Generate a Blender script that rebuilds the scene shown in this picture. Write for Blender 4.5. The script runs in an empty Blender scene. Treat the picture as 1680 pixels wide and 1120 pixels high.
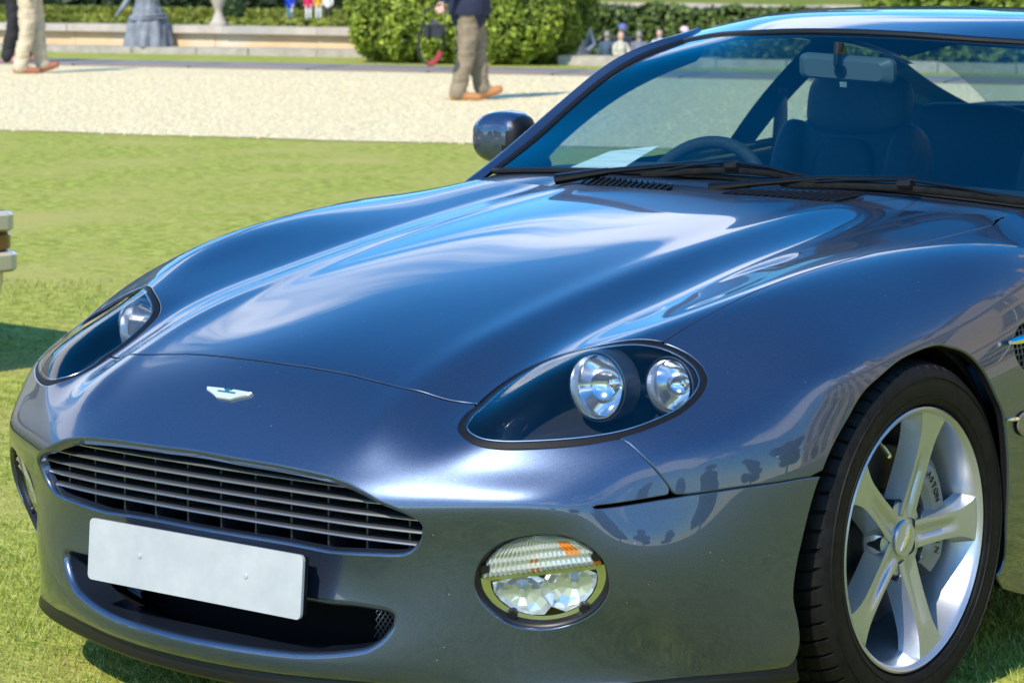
import bpy, bmesh, math, random
import numpy as np
from mathutils import Vector, Matrix
from mathutils.geometry import delaunay_2d_cdt

random.seed(7)
RNG = np.random.default_rng(7)
scene = bpy.context.scene
col = scene.collection
R = math.radians

# ------------------------------------------------------------------ camera
cam_data = bpy.data.cameras.new("camera")
cam = bpy.data.objects.new("camera", cam_data)
col.objects.link(cam)
CAM_POS = Vector((3.59343, -4.58688, 1.37506))
yaw, pitch, roll = -0.672121, 0.130158, 0.008180
fw = Vector((math.sin(yaw) * math.cos(pitch), math.cos(yaw) * math.cos(pitch), -math.sin(pitch)))
rt = Vector((math.cos(yaw), -math.sin(yaw), 0.0))
up = rt.cross(fw)
rt2 = rt * math.cos(roll) + up * math.sin(roll)
up2 = -rt * math.sin(roll) + up * math.cos(roll)
M = Matrix((rt2, up2, -fw)).transposed().to_4x4()
M.translation = CAM_POS
cam.matrix_world = M
cam_data.sensor_width = 36.0
cam_data.lens = 4849.16 / 1680.0 * 36.0
cam_data.clip_start = 0.1
cam_data.clip_end = 3000.0
cam_data.dof.use_dof = True
cam_data.dof.focus_distance = 4.95
cam_data.dof.aperture_fstop = 15.0
scene.camera = cam

# ------------------------------------------------------------------ sky and sun
SUN_EL, SUN_AZ = R(42.0), R(170.0)      # azimuth from +Y towards +X
sun_dir = Vector((math.sin(SUN_AZ) * math.cos(SUN_EL), math.cos(SUN_AZ) * math.cos(SUN_EL), math.sin(SUN_EL)))
world = bpy.data.worlds.new("World")
scene.world = world
world.use_nodes = True
wt = world.node_tree
wt.nodes.clear()
wo = wt.nodes.new("ShaderNodeOutputWorld")
bg = wt.nodes.new("ShaderNodeBackground")
sky = wt.nodes.new("ShaderNodeTexSky")
sky.sky_type = 'NISHITA'
sky.sun_disc = False
sky.sun_elevation = SUN_EL
sky.sun_rotation = SUN_AZ
sky.altitude = 100.0
sky.air_density = 1.0
sky.dust_density = 0.1
sky.ozone_density = 3.5
bg.inputs[1].default_value = 0.15
tc = wt.nodes.new("ShaderNodeTexCoord")
sep = wt.nodes.new("ShaderNodeSeparateXYZ")
wt.links.new(tc.outputs["Generated"], sep.inputs[0])
def wmath(op, a, b=None, clamp=False):
    n = wt.nodes.new("ShaderNodeMath"); n.operation = op; n.use_clamp = clamp
    for i, q in enumerate((a, b)):
        if q is None: continue
        if isinstance(q, (int, float)): n.inputs[i].default_value = q
        else: wt.links.new(q, n.inputs[i])
    return n.outputs[0]
zz = wmath('ADD', wmath('MAXIMUM', sep.outputs[2], 0.0), 0.16)
cmb = wt.nodes.new("ShaderNodeCombineXYZ")
wt.links.new(wmath('DIVIDE', sep.outputs[0], zz), cmb.inputs[0])
wt.links.new(wmath('MULTIPLY', wmath('DIVIDE', sep.outputs[1], zz), 1.35), cmb.inputs[1])
def wnoise(scale, det, rough, dist):
    n = wt.nodes.new("ShaderNodeTexNoise")
    n.inputs["Scale"].default_value = scale; n.inputs["Detail"].default_value = det
    n.inputs["Roughness"].default_value = rough; n.inputs["Distortion"].default_value = dist
    wt.links.new(cmb.outputs[0], n.inputs["Vector"])
    return n.outputs[0]
big = wnoise(0.55, 2.0, 0.5, 0.3)
fine = wnoise(1.25, 9.0, 0.60, 0.6)
cl = wmath('ADD', wmath('MULTIPLY', big, 0.62), wmath('MULTIPLY', fine, 0.55))
ramp = wt.nodes.new("ShaderNodeMapRange")
ramp.interpolation_type = 'SMOOTHSTEP'
ramp.inputs[1].default_value = 0.535; ramp.inputs[2].default_value = 0.63
ramp.inputs[3].default_value = 0.0; ramp.inputs[4].default_value = 0.9
# fair-weather clouds lie low; the sky overhead is clear
high = wmath('MULTIPLY', wmath('MAXIMUM', wmath('SUBTRACT', sep.outputs[2], 0.36), 0.0), 1.1)
low = wmath('MULTIPLY', wmath('MAXIMUM', wmath('SUBTRACT', 0.27, sep.outputs[2]), 0.0), 1.3)
wt.links.new(wmath('SUBTRACT', wmath('SUBTRACT', cl, high), low), ramp.inputs[0])
mixc = wt.nodes.new("ShaderNodeMix"); mixc.data_type = 'RGBA'
wt.links.new(ramp.outputs[0], mixc.inputs[0])
hs = wt.nodes.new('ShaderNodeHueSaturation'); hs.inputs['Saturation'].default_value = 1.42; hs.inputs['Hue'].default_value = 0.498
wt.links.new(sky.outputs[0], hs.inputs['Color'])
wt.links.new(hs.outputs[0], mixc.inputs[6])
mixc.inputs[7].default_value = (6.4, 6.8, 7.7, 1.0)
wt.links.new(mixc.outputs[2], bg.inputs[0])
wt.links.new(bg.outputs[0], wo.inputs[0])

sun_data = bpy.data.lights.new("sun", 'SUN')
sun_data.energy = 3.1
sun_data.angle = R(0.53)
sun_data.color = (1.0, 0.91, 0.79)
sun = bpy.data.objects.new("sun", sun_data)
col.objects.link(sun)
sun.rotation_euler = (-sun_dir).to_track_quat('-Z', 'Y').to_euler()

scene.view_settings.view_transform = 'Standard'
scene.view_settings.look = 'None'
scene.view_settings.exposure = 1.0
scene.view_settings.gamma = 1.0
scene.render.engine = 'CYCLES'

# ------------------------------------------------------------------ helpers
def tag(o, label=None, cat=None, group=None, kind=None):
    if label: o["label"] = label
    if cat: o["category"] = cat
    if group: o["group"] = group
    if kind: o["kind"] = kind
    return o

def empty(name, loc=(0, 0, 0), rz=0.0, parent=None):
    o = bpy.data.objects.new(name, None)
    o.empty_display_size = 0.1
    col.objects.link(o)
    o.location = loc
    o.rotation_euler = (0, 0, rz)
    if parent: o.parent = parent
    return o

def obj(name, verts, faces, mats, parent=None, smooth=True, normals=None, fmat=None, sharp=None):
    me = bpy.data.meshes.new(name)
    V = np.asarray(verts, float).reshape(-1, 3)
    if isinstance(faces, np.ndarray) and faces.ndim == 2:
        n = faces.shape[1]
        me.vertices.add(len(V)); me.vertices.foreach_set("co", V.ravel().astype(np.float32))
        me.loops.add(faces.size); me.loops.foreach_set("vertex_index", faces.ravel().astype(np.int32))
        me.polygons.add(len(faces)); me.polygons.foreach_set("loop_start", np.arange(0, faces.size, n, dtype=np.int32))
        me.update(calc_edges=True)
    else:
        me.from_pydata(V.tolist(), [], [list(map(int, f)) for f in faces])
        me.update()
    if not isinstance(mats, (list, tuple)): mats = [mats]
    for m in mats: me.materials.append(m)
    if fmat is not None: me.polygons.foreach_set("material_index", np.asarray(fmat, np.int32))
    me.polygons.foreach_set("use_smooth", [bool(smooth)] * len(me.polygons))
    if sharp is not None and normals is None:
        try: me.set_sharp_from_angle(angle=sharp)
        except Exception: pass
    if normals is not None:
        me.normals_split_custom_set_from_vertices(np.asarray(normals, float).tolist())
    o = bpy.data.objects.new(name, me)
    col.objects.link(o)
    if parent: o.parent = parent
    return o

class MB:
    """collects simple shapes into one mesh"""
    def __init__(s): s.v = []; s.f = []; s.m = []
    def add(s, v, f, m=0):
        b = len(s.v)
        s.v += [tuple(map(float, p)) for p in v]
        s.f += [tuple(i + b for i in q) for q in f]
        s.m += [m] * len(f)
        return s
    def box(s, c, d, m=0, rz=0.0, taper=1.0):
        x, y, z = d[0] / 2, d[1] / 2, d[2] / 2
        P = []
        for k, t in ((-1, 1.0), (1, taper)):
            for a, b in ((-1, -1), (1, -1), (1, 1), (-1, 1)):
                px, py = a * x * t, b * y * t
                P.append((c[0] + px * math.cos(rz) - py * math.sin(rz), c[1] + px * math.sin(rz) + py * math.cos(rz), c[2] + k * z))
        return s.add(P, [(3, 2, 1, 0), (4, 5, 6, 7), (0, 1, 5, 4), (1, 2, 6, 5), (2, 3, 7, 6), (3, 0, 4, 7)], m)
    def tube(s, pts, rad, n=10, m=0, caps=True, flat=None):
        pts = [Vector(p) for p in pts]
        rad = [rad] * len(pts) if isinstance(rad, (int, float)) else rad
        rings = []
        prev = None
        for i, p in enumerate(pts):
            a = pts[max(i - 1, 0)]; b = pts[min(i + 1, len(pts) - 1)]
            t = (b - a).normalized()
            ref = Vector((0, 0, 1)) if prev is None else prev
            if prev is None and abs(t.z) > 0.9: ref = Vector((0, 1, 0))
            u = (ref - t * ref.dot(t)).normalized(); w = t.cross(u); prev = u
            fl = flat or 1.0
            rings.append([p + (u * math.cos(k * 2 * math.pi / n) * fl + w * math.sin(k * 2 * math.pi / n)) * rad[i] for k in range(n)])
        V = [q for r in rings for q in r]
        F = []
        for i in range(len(rings) - 1):
            for k in range(n):
                F.append((i * n + k, i * n + (k + 1) % n, (i + 1) * n + (k + 1) % n, (i + 1) * n + k))
        if caps:
            F.append(tuple(reversed(range(n)))); F.append(tuple(range((len(rings) - 1) * n, len(rings) * n)))
        return s.add(V, F, m)
    def lathe(s, prof, c=(0, 0, 0), axis='Z', n=32, m=0, rfun=None):
        V = []; F = []
        for i, (r, h) in enumerate(prof):
            for k in range(n):
                a = 2 * math.pi * k / n
                rr = r * (rfun(a, h) if rfun else 1.0)
                x, y = rr * math.cos(a), rr * math.sin(a)
                if axis == 'Z': q = (c[0] + x, c[1] + y, c[2] + h)
                elif axis == 'X': q = (c[0] + h, c[1] + x, c[2] + y)
                else: q = (c[0] + x, c[1] + h, c[2] + y)
                V.append(q)
        for i in range(len(prof) - 1):
            for k in range(n):
                F.append((i * n + k, i * n + (k + 1) % n, (i + 1) * n + (k + 1) % n, (i + 1) * n + k))
        return s.add(V, F, m)
    def build(s, name, mats, parent=None, smooth=True, sharp=R(35)):
        o = obj(name, s.v, s.f, mats, parent, smooth, fmat=s.m, sharp=sharp if smooth else None)
        bm = bmesh.new(); bm.from_mesh(o.data)
        bmesh.ops.recalc_face_normals(bm, faces=bm.faces)
        bm.to_mesh(o.data); bm.free()
        if smooth:
            try: o.data.set_sharp_from_angle(angle=sharp)
            except Exception: pass
        return o

# ------------------------------------------------------------------ materials
def principled(name, color, rough=0.5, metal=0.0, coat=0.0, spec=0.5, **kw):
    m = bpy.data.materials.new(name); m.use_nodes = True
    b = m.node_tree.nodes["Principled BSDF"]
    b.inputs["Base Color"].default_value = (*color, 1)
    b.inputs["Roughness"].default_value = rough
    b.inputs["Metallic"].default_value = metal
    b.inputs["Coat Weight"].default_value = coat
    b.inputs["Coat Roughness"].default_value = kw.get("coat_rough", 0.02)
    b.inputs["Specular IOR Level"].default_value = spec
    if "sheen" in kw: b.inputs["Sheen Weight"].default_value = kw["sheen"]
    if "trans" in kw: b.inputs["Transmission Weight"].default_value = kw["trans"]
    if "emit" in kw:
        b.inputs["Emission Color"].default_value = (*kw["emit"], 1); b.inputs["Emission Strength"].default_value = kw.get("es", 1.0)
    return m

def nodes(m): return m.node_tree.nodes, m.node_tree.links, m.node_tree.nodes["Principled BSDF"]

def noisy(name, c1, c2, scale, rough=0.8, detail=6.0, bump=0.0, bscale=None, lo=0.35, hi=0.65, c3=None, scale3=0.6, spec=0.3, coord="Object", stretch=None, bdist=0.02, **kw):
    """two colours mixed by noise, an optional third in large patches, with bump"""
    m = principled(name, c1, rough, spec=spec, **kw)
    N, L, b = nodes(m)
    t = N.new("ShaderNodeTexCoord")
    src = t.outputs[coord]
    if stretch:
        mp = N.new("ShaderNodeMapping"); mp.inputs["Scale"].default_value = stretch
        L.new(src, mp.inputs[0]); src = mp.outputs[0]
    n = N.new("ShaderNodeTexNoise"); n.inputs["Scale"].default_value = scale; n.inputs["Detail"].default_value = detail
    n.inputs["Roughness"].default_value = 0.65
    L.new(src, n.inputs["Vector"])
    r = N.new("ShaderNodeValToRGB"); r.color_ramp.elements[0].position = lo; r.color_ramp.elements[1].position = hi
    r.color_ramp.elements[0].color = (*c1, 1); r.color_ramp.elements[1].color = (*c2, 1)
    L.new(n.outputs[0], r.inputs[0])
    out = r.outputs[0]
    if c3:
        n3 = N.new("ShaderNodeTexNoise"); n3.inputs["Scale"].default_value = scale3; n3.inputs["Detail"].default_value = 4
        L.new(src, n3.inputs["Vector"])
        mr = N.new("ShaderNodeMapRange"); mr.inputs[1].default_value = 0.45; mr.inputs[2].default_value = 0.7
        L.new(n3.outputs[0], mr.inputs[0])
        mx = N.new("ShaderNodeMix"); mx.data_type = 'RGBA'
        L.new(mr.outputs[0], mx.inputs[0]); L.new(out, mx.inputs[6]); mx.inputs[7].default_value = (*c3, 1)
        out = mx.outputs[2]
    L.new(out, b.inputs["Base Color"])
    if bump:
        nb = N.new("ShaderNodeTexNoise"); nb.inputs["Scale"].default_value = bscale or scale * 3; nb.inputs["Detail"].default_value = 5
        L.new(src, nb.inputs["Vector"])
        bp = N.new("ShaderNodeBump"); bp.inputs["Strength"].default_value = bump; bp.inputs["Distance"].default_value = bdist
        L.new(nb.outputs[0], bp.inputs["Height"]); L.new(bp.outputs[0], b.inputs["Normal"])
    return m

def glass(name, tint, gain=1.7, rough=0.0):
    """thin pane: clear tinted transmission plus its mirror reflection"""
    m = bpy.data.materials.new(name); m.use_nodes = True
    N, L = m.node_tree.nodes, m.node_tree.links
    N.clear()
    o = N.new("ShaderNodeOutputMaterial"); mx = N.new("ShaderNodeMixShader")
    t = N.new("ShaderNodeBsdfTransparent"); t.inputs[0].default_value = (*tint, 1)
    g = N.new("ShaderNodeBsdfGlossy"); g.inputs["Roughness"].default_value = rough
    f = N.new("ShaderNodeFresnel"); f.inputs[0].default_value = 1.5
    ge = N.new("ShaderNodeNewGeometry")
    ior = N.new("ShaderNodeMix"); ior.data_type = 'FLOAT'
    ior.inputs[2].default_value = 1.5; ior.inputs[3].default_value = 1 / 1.5
    L.new(ge.outputs["Backfacing"], ior.inputs[0])
    L.new(ior.outputs[0], f.inputs[0])
    k = N.new("ShaderNodeMath"); k.operation = 'MULTIPLY'; k.use_clamp = True; k.inputs[1].default_value = gain
    L.new(f.outputs[0], k.inputs[0]); L.new(k.outputs[0], mx.inputs[0])
    L.new(t.outputs[0], mx.inputs[1]); L.new(g.outputs[0], mx.inputs[2]); L.new(mx.outputs[0], o.inputs[0])
    return m

def vcol_foliage(name, rough=0.55, trans=0.0):
    """leaf colour read from the per-face attribute 'leaf'"""
    m = principled(name, (0.06, 0.1, 0.02), rough, spec=0.35)
    N, L, b = nodes(m)
    a = N.new("ShaderNodeAttribute"); a.attribute_name = "leaf"
    L.new(a.outputs["Color"], b.inputs["Base Color"])
    return m

def make_paint():
    m = principled("blue_metallic_paint", (0.06, 0.085, 0.15), 0.33, 0.8, 1.0, coat_rough=0.012)
    N, L, b = nodes(m)
    b.inputs["Coat IOR"].default_value = 1.55
    t = N.new("ShaderNodeTexCoord")
    v = N.new("ShaderNodeTexVoronoi"); v.inputs["Scale"].default_value = 900.0
    L.new(t.outputs["Object"], v.inputs["Vector"])
    # metallic flake: small change of brightness and facing from flake to flake
    hs = N.new("ShaderNodeMix"); hs.data_type = 'RGBA'
    sp = N.new("ShaderNodeSeparateColor"); L.new(v.outputs["Color"], sp.inputs[0])
    L.new(sp.outputs[0], hs.inputs[0])
    hs.inputs[6].default_value = (0.043, 0.064, 0.112, 1); hs.inputs[7].default_value = (0.066, 0.094, 0.156, 1)
    vd = N.new("ShaderNodeTexVoronoi"); vd.inputs["Scale"].default_value = 42.0
    L.new(t.outputs["Object"], vd.inputs["Vector"])
    c1 = N.new("ShaderNodeMath"); c1.operation = 'LESS_THAN'; c1.inputs[1].default_value = 0.045; L.new(vd.outputs["Distance"], c1.inputs[0])
    sp2 = N.new("ShaderNodeSeparateColor"); L.new(vd.outputs["Color"], sp2.inputs[0])
    c2 = N.new("ShaderNodeMath"); c2.operation = 'GREATER_THAN'; c2.inputs[1].default_value = 0.72; L.new(sp2.outputs[1], c2.inputs[0])
    c3 = N.new("ShaderNodeMath"); c3.operation = 'MULTIPLY'; L.new(c1.outputs[0], c3.inputs[0]); L.new(c2.outputs[0], c3.inputs[1])
    ds = N.new("ShaderNodeMix"); ds.data_type = 'RGBA'; L.new(c3.outputs[0], ds.inputs[0]); L.new(hs.outputs[2], ds.inputs[6]); ds.inputs[7].default_value = (.42, .40, .36, 1)
    L.new(ds.outputs[2], b.inputs["Base Color"])          # specks of dust
    # faint dust and specks in the gloss
    n = N.new("ShaderNodeTexNoise"); n.inputs["Scale"].default_value = 9.0; n.inputs["Detail"].default_value = 8
    L.new(t.outputs["Object"], n.inputs["Vector"])
    mr = N.new("ShaderNodeMapRange"); mr.inputs[1].default_value = 0.3; mr.inputs[2].default_value = 0.8
    mr.inputs[3].default_value = 0.008; mr.inputs[4].default_value = 0.03
    L.new(n.outputs[0], mr.inputs[0]); L.new(mr.outputs[0], b.inputs["Coat Roughness"])
    return m

PAINT = make_paint()
BLACK = principled("black_trim", (0.008, 0.008, 0.009), 0.38, spec=0.3)
RUBBER = noisy("black_rubber", (0.004, 0.004, 0.004), (0.010, 0.0098, 0.0095), 40, 0.6, spec=0.15, bump=0.15, bscale=160, bdist=0.002)
MATT = principled("matt_black", (0.006, 0.006, 0.007), 0.9, spec=0.1)
CHROME = principled("chrome", (0.85, 0.86, 0.88), 0.06, 1.0)
ALU = noisy("brushed_aluminium", (0.50, 0.51, 0.53), (0.62, 0.63, 0.65), 60, 0.28, metal=1.0)
SILVER = noisy("silver_wheel_paint", (0.38, 0.40, 0.44), (0.44, 0.46, 0.50), 300, 0.30, metal=0.72, coat=0.6, coat_rough=0.05)
LEATHER = noisy("dark_blue_leather", (0.022, 0.034, 0.052), (0.036, 0.052, 0.075), 120, 0.5, bump=0.2, bscale=400, bdist=0.001)
DASHM = noisy("charcoal_dash_leather", (0.02, 0.03, 0.04), (0.035, 0.045, 0.055), 150, 0.6, bump=0.2, bscale=400, bdist=0.001)
PLATE = noisy("white_plate", (0.32, 0.34, 0.36), (0.38, 0.395, 0.41), 12, 0.35, coat=0.4)
WINDSCREEN = glass("windscreen_glass", (0.54, 0.68, 0.68), 1.8)
SIDEGLASS = glass("side_glass", (0.72, 0.88, 0.84), 1.6)
LENS = glass("lamp_cover_glass", (0.90, 0.93, 0.95), 1.3)
HOUSING = principled("lamp_housing", (0.020, 0.023, 0.030), 0.35, coat=0.3)
REFLECTOR = principled("lamp_reflector", (0.70, 0.72, 0.75), 0.10, 1.0)
LAMPGLASS = principled("ribbed_lamp_glass", (0.80, 0.84, 0.88), 0.05, 0.0, spec=0.6, trans=0.75)
AMBER = principled("amber_lens", (0.75, 0.22, 0.02), 0.2, 0.0)
PAPER = principled("white_paper", (0.78, 0.8, 0.78), 0.8)
DISC = principled("brake_disc_iron", (0.07, 0.068, 0.065), 0.45, 0.8)
WIPER = principled("gloss_black_wiper", (0.004, 0.004, 0.005), 0.22, spec=0.35)
CALIPER = principled("grey_caliper_paint", (0.20, 0.215, 0.23), 0.4, 0.4)
CREAM = principled("cream_car_paint", (0.56, 0.48, 0.32), 0.3, coat=1.0)
GREENENAMEL = principled("green_enamel", (0.01, 0.11, 0.12), 0.3)
BADGE = principled("badge_silver", (0.86, 0.86, 0.87), 0.42, 0.7)
SEAL = principled("soft_black_seal", (0.006, 0.006, 0.007), 0.55, spec=0.18)

# ================================================================== the garden
EH = np.array([0.93, 0.37]); EH /= np.linalg.norm(EH)          # along the gravel drive
MH = np.array([-EH[1], EH[0]])                                  # away from the lawn
EANG = math.atan2(EH[1], EH[0])
def G(e, m, z=0.0):
    p = EH * e + MH * m
    return (float(p[0]), float(p[1]), z)

def grass_mat(name, a, b, c, scale):
    return noisy(name, a, b, scale, 0.85, 8.0, bump=0.35, bscale=130, c3=c, scale3=0.55, spec=0.12, bdist=0.02)

LAWN = noisy("mown_grass", (0.145, 0.185, 0.018), (0.44, 0.455, 0.09), 13, 0.85, 12.0, bump=0.5, bscale=60, lo=0.40, hi=0.60, c3=(0.38, 0.35, 0.095), scale3=1.1, spec=0.12, bdist=0.03)
N_, L_, B_ = nodes(LAWN)
for q_ in N_:
    if q_.type == 'TEX_NOISE' and q_.inputs["Scale"].default_value == 13: q_.inputs["Roughness"].default_value = 0.8
LAWN2 = grass_mat("far_grass", (0.12, 0.17, 0.02), (0.17, 0.20, 0.03), (0.22, 0.20, 0.04), 0.9)
GRAVEL = noisy("pale_gravel", (0.37, 0.295, 0.15), (0.88, 0.765, 0.47), 20, 0.9, 9.0, bump=1.0, bscale=26, lo=0.38, hi=0.56, spec=0.15, bdist=0.03, c3=(0.70, 0.585, 0.34), scale3=0.8)
EDGING = noisy("grey_stone_edging", (0.16, 0.155, 0.15), (0.25, 0.235, 0.22), 1.2, 0.8, c3=(0.28, 0.20, 0.16), scale3=0.35)
COPING = noisy("weathered_coping_stone", (0.36, 0.31, 0.25), (0.50, 0.44, 0.37), 3.0, 0.85, bump=0.3, c3=(0.33, 0.31, 0.27), scale3=2.0)
SANDSTONE = noisy("warm_sandstone", (0.56, 0.38, 0.20), (0.66, 0.47, 0.27), 2.5, 0.85, bump=0.3, c3=(0.62, 0.55, 0.44), scale3=1.2)
KERB = noisy("grey_lichened_kerb", (0.27, 0.25, 0.21), (0.40, 0.36, 0.30), 6.0, 0.9, bump=0.4)
LEAD = noisy("grey_lead", (0.13, 0.145, 0.17), (0.24, 0.255, 0.29), 3.0, 0.55, bump=0.2)
FOL = vcol_foliage("leaf_green")
BARK = noisy("bark", (0.10, 0.075, 0.05), (0.17, 0.13, 0.09), 9, 0.9, bump=0.6)
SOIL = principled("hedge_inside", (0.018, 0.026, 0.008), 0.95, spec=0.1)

# ground: one sheet, level lawn terrace near, sunken garden beyond the terrace edge
def ground():
    es = np.array([-700, -300, -120, -60, -30, -23, -16, -8.6, -5, 0, 5, 12, 40, 120, 400, 900.0])
    ms = np.array([-700, -200, -60, -25, -10, 0, 8, 16, 24, 30.4, 32.2])
    V = []; F = []
    for m in ms:
        for e in es: V.append(G(e, m, 0.0))
    n = len(es)
    for i in range(len(ms) - 1):
        for j in range(n - 1): F.append((i * n + j, i * n + j + 1, (i + 1) * n + j + 1, (i + 1) * n + j))
    return obj("lawn_ground", V, F, LAWN, smooth=False)
tag(ground(), kind="structure")
V = [G(-700, 32.2, 0), G(900, 32.2, 0), G(900, 32.25, -2.3), G(-700, 32.25, -2.3), G(-900, 900, -2.3), G(1200, 900, -2.3)]
tag(obj("sunken_garden_ground", V, [(0, 1, 2, 3), (3, 2, 5, 4)], LAWN2, smooth=False), kind="structure")
rg = np.random.default_rng(77)
ge = np.r_[-300, np.arange(-24, 12, .07), 300]
gm = 14.95 + .05 * np.sin(ge * 1.3) + .03 * np.sin(ge * 3.7 + 1) + rg.normal(0, .016, len(ge))
gv = [G(e, m, 0.006) for e, m in zip(ge, gm)] + [G(e, 27.0, 0.006) for e in ge]; ng = len(ge)
tag(obj("gravel_drive", gv, [(i, i + 1, ng + i + 1, ng + i) for i in range(ng - 1)], GRAVEL, smooth=False), kind="structure")
# stones kicked out of the drive and loose chippings that catch the light
n = 9000; ee = rg.uniform(-14, -2, n); mm = np.where(rg.uniform(0, 1, n) < .002, 14.95 - rg.exponential(.10, n), 14.9 + rg.uniform(0, 10, n) ** 1.0)
cen = np.array([G(a, b, 0.008) for a, b in zip(ee, mm)]); sz = rg.uniform(.006, .016, n)
tet = np.array([(1, 0, -.4), (-.5, .87, -.4), (-.5, -.87, -.4), (0.1, 0.1, .8)])
ang = rg.uniform(0, 6.28, n); ca, sa = np.cos(ang), np.sin(ang)
Vt = np.stack([np.c_[(q[0] * ca - q[1] * sa) * sz, (q[0] * sa + q[1] * ca) * sz * rg.uniform(.6, 1, n), np.full(n, q[2]) * sz] + cen for q in tet], 1).reshape(-1, 3)
Ft = (np.arange(n)[:, None, None] * 4 + np.array([(0, 1, 3), (1, 2, 3), (2, 0, 3)])[None]).reshape(-1, 3)
ch = obj("loose_chippings", Vt, Ft, vcol_foliage("chipping_stone", 0.8), smooth=False)
tag(ch, "loose pale stone chippings on the gravel drive and along its edge", "gravel", kind="stuff")
CHIP = np.repeat(np.array((.56, .44, .26)) * rg.uniform(.6, 1.5, n)[:, None], 3, 0)
# paving strip between gravel and grass, laid in slabs
eg = tag(obj("paved_edging", [G(-60, 26.98, 0.008), G(30, 26.98, 0.008), G(30, 28.6, 0.008), G(-60, 28.6, 0.008)], [(0, 1, 2, 3)], MATT, smooth=False), kind="structure")
mb = MB(); mb.box((0, 0, 0), (1.46, 1.58, 0.02))
slab = mb.build("slab", EDGING, eg, smooth=False)
for k in range(22):
    s = slab if k == 0 else slab.copy()
    if k: col.objects.link(s); s.parent = eg
    s.location = G(-22 + 1.5 * k, 27.8, 0.012 + 0.003 * random.random()); s.rotation_euler = (0, 0, EANG)
# raised grassy bank closing the sunken garden on the right
mb = MB()
A = [G(-24, 79.4, -2.3), G(400, 79.4, -2.3), G(400, 79.4, 0.02), G(-24, 79.4, 0.02), G(-24, 400, 0.02), G(400, 400, 0.02), G(-24, 400, -2.3)]
mb.add(A, [(0, 1, 2, 3), (3, 2, 5, 4), (0, 3, 4, 6)])
tag(mb.build("grass_bank", LAWN2, smooth=False), kind="structure")

# ---- leaf scattering --------------------------------------------------------
def leaf_mesh(P, N, size, cols, spread=0.9, aspect=1.6, rng=RNG):
    """one small diamond leaf per point"""
    n = len(P)
    N = N + rng.normal(0, spread, (n, 3)); N /= np.linalg.norm(N, axis=1)[:, None] + 1e-9
    T = rng.normal(0, 1, (n, 3)); T -= N * (T * N).sum(1)[:, None]; T /= np.linalg.norm(T, axis=1)[:, None] + 1e-9
    B = np.cross(N, T)
    s = (size * rng.uniform(0.6, 1.35, n))[:, None]
    a = P - T * s * aspect * .5; c = P + T * s * aspect * .5
    b = P + B * s * .5 + N * s * .12; d = P - B * s * .5 + N * s * .12
    V = np.stack([a, b, c, d], 1).reshape(-1, 3)
    F = np.arange(4 * n).reshape(-1, 4)
    return V, F, np.repeat(cols, 1, 0)

def set_leaf(o, fc):
    at = o.data.attributes.new("leaf", 'FLOAT_COLOR', 'FACE')
    c = np.ones((len(fc), 4), np.float32); c[:, :3] = fc
    at.data.foreach_set("color", c.ravel())

def lumps(P, f, seed):
    """cheap smooth pseudo-noise in 0..1"""
    r = np.random.default_rng(seed); o = np.zeros(len(P))
    for k in range(7):
        d = r.normal(0, 1, 3); d *= f * (0.7 + 0.9 * k / 6) / np.linalg.norm(d)
        o += np.sin(P @ d * 2 * math.pi + r.uniform(0, 6.28))
    return np.clip(0.5 + o / 7.0, 0, 1)

def rounded_box(half, n, power, rng):
    """points and outward normals on a superellipsoid"""
    d = rng.normal(0, 1, (n, 3)); d /= np.linalg.norm(d, axis=1)[:, None]
    q = np.abs(d) ** power
    r = 1.0 / (q.sum(1)) ** (1.0 / power)
    P = d * r[:, None]
    Nn = np.sign(P) * np.abs(P) ** (power - 1) / np.array(half)
    Nn /= np.linalg.norm(Nn, axis=1)[:, None]
    return P * np.array(half), Nn

def shrub(name, e, m, z0, half, n, leaf, c_dark, c_mid, c_lite, lump_f, lump_d, seed, power=5.0, parent=None, zcut=None, world=None, rz=None):
    """clipped shrub: dense leaf shell of uneven lumps around a dark inside; name > foliage, inside"""
    rng = np.random.default_rng(seed)
    root = empty(name, world if world else G(e, m, z0), EANG if rz is None else rz, parent)
    P, N = rounded_box(half, n, power, rng)
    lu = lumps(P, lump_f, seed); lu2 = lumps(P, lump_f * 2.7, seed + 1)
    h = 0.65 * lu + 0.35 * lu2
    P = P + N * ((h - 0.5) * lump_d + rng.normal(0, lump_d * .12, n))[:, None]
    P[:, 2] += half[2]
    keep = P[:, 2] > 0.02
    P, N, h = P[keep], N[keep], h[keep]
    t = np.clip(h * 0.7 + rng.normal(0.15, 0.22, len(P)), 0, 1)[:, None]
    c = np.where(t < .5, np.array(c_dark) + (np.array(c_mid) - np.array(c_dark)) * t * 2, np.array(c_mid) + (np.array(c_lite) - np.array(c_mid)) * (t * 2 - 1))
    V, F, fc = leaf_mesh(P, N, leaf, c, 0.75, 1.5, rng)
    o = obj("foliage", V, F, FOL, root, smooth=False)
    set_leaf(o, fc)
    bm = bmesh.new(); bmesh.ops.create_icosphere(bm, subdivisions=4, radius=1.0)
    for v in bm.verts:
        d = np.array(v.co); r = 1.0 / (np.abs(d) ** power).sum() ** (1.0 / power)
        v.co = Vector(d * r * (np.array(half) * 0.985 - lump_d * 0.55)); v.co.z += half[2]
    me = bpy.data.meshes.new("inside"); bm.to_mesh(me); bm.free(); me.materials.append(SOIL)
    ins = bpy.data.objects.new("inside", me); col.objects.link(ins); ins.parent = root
    return root

set_leaf(ch, CHIP)
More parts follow.
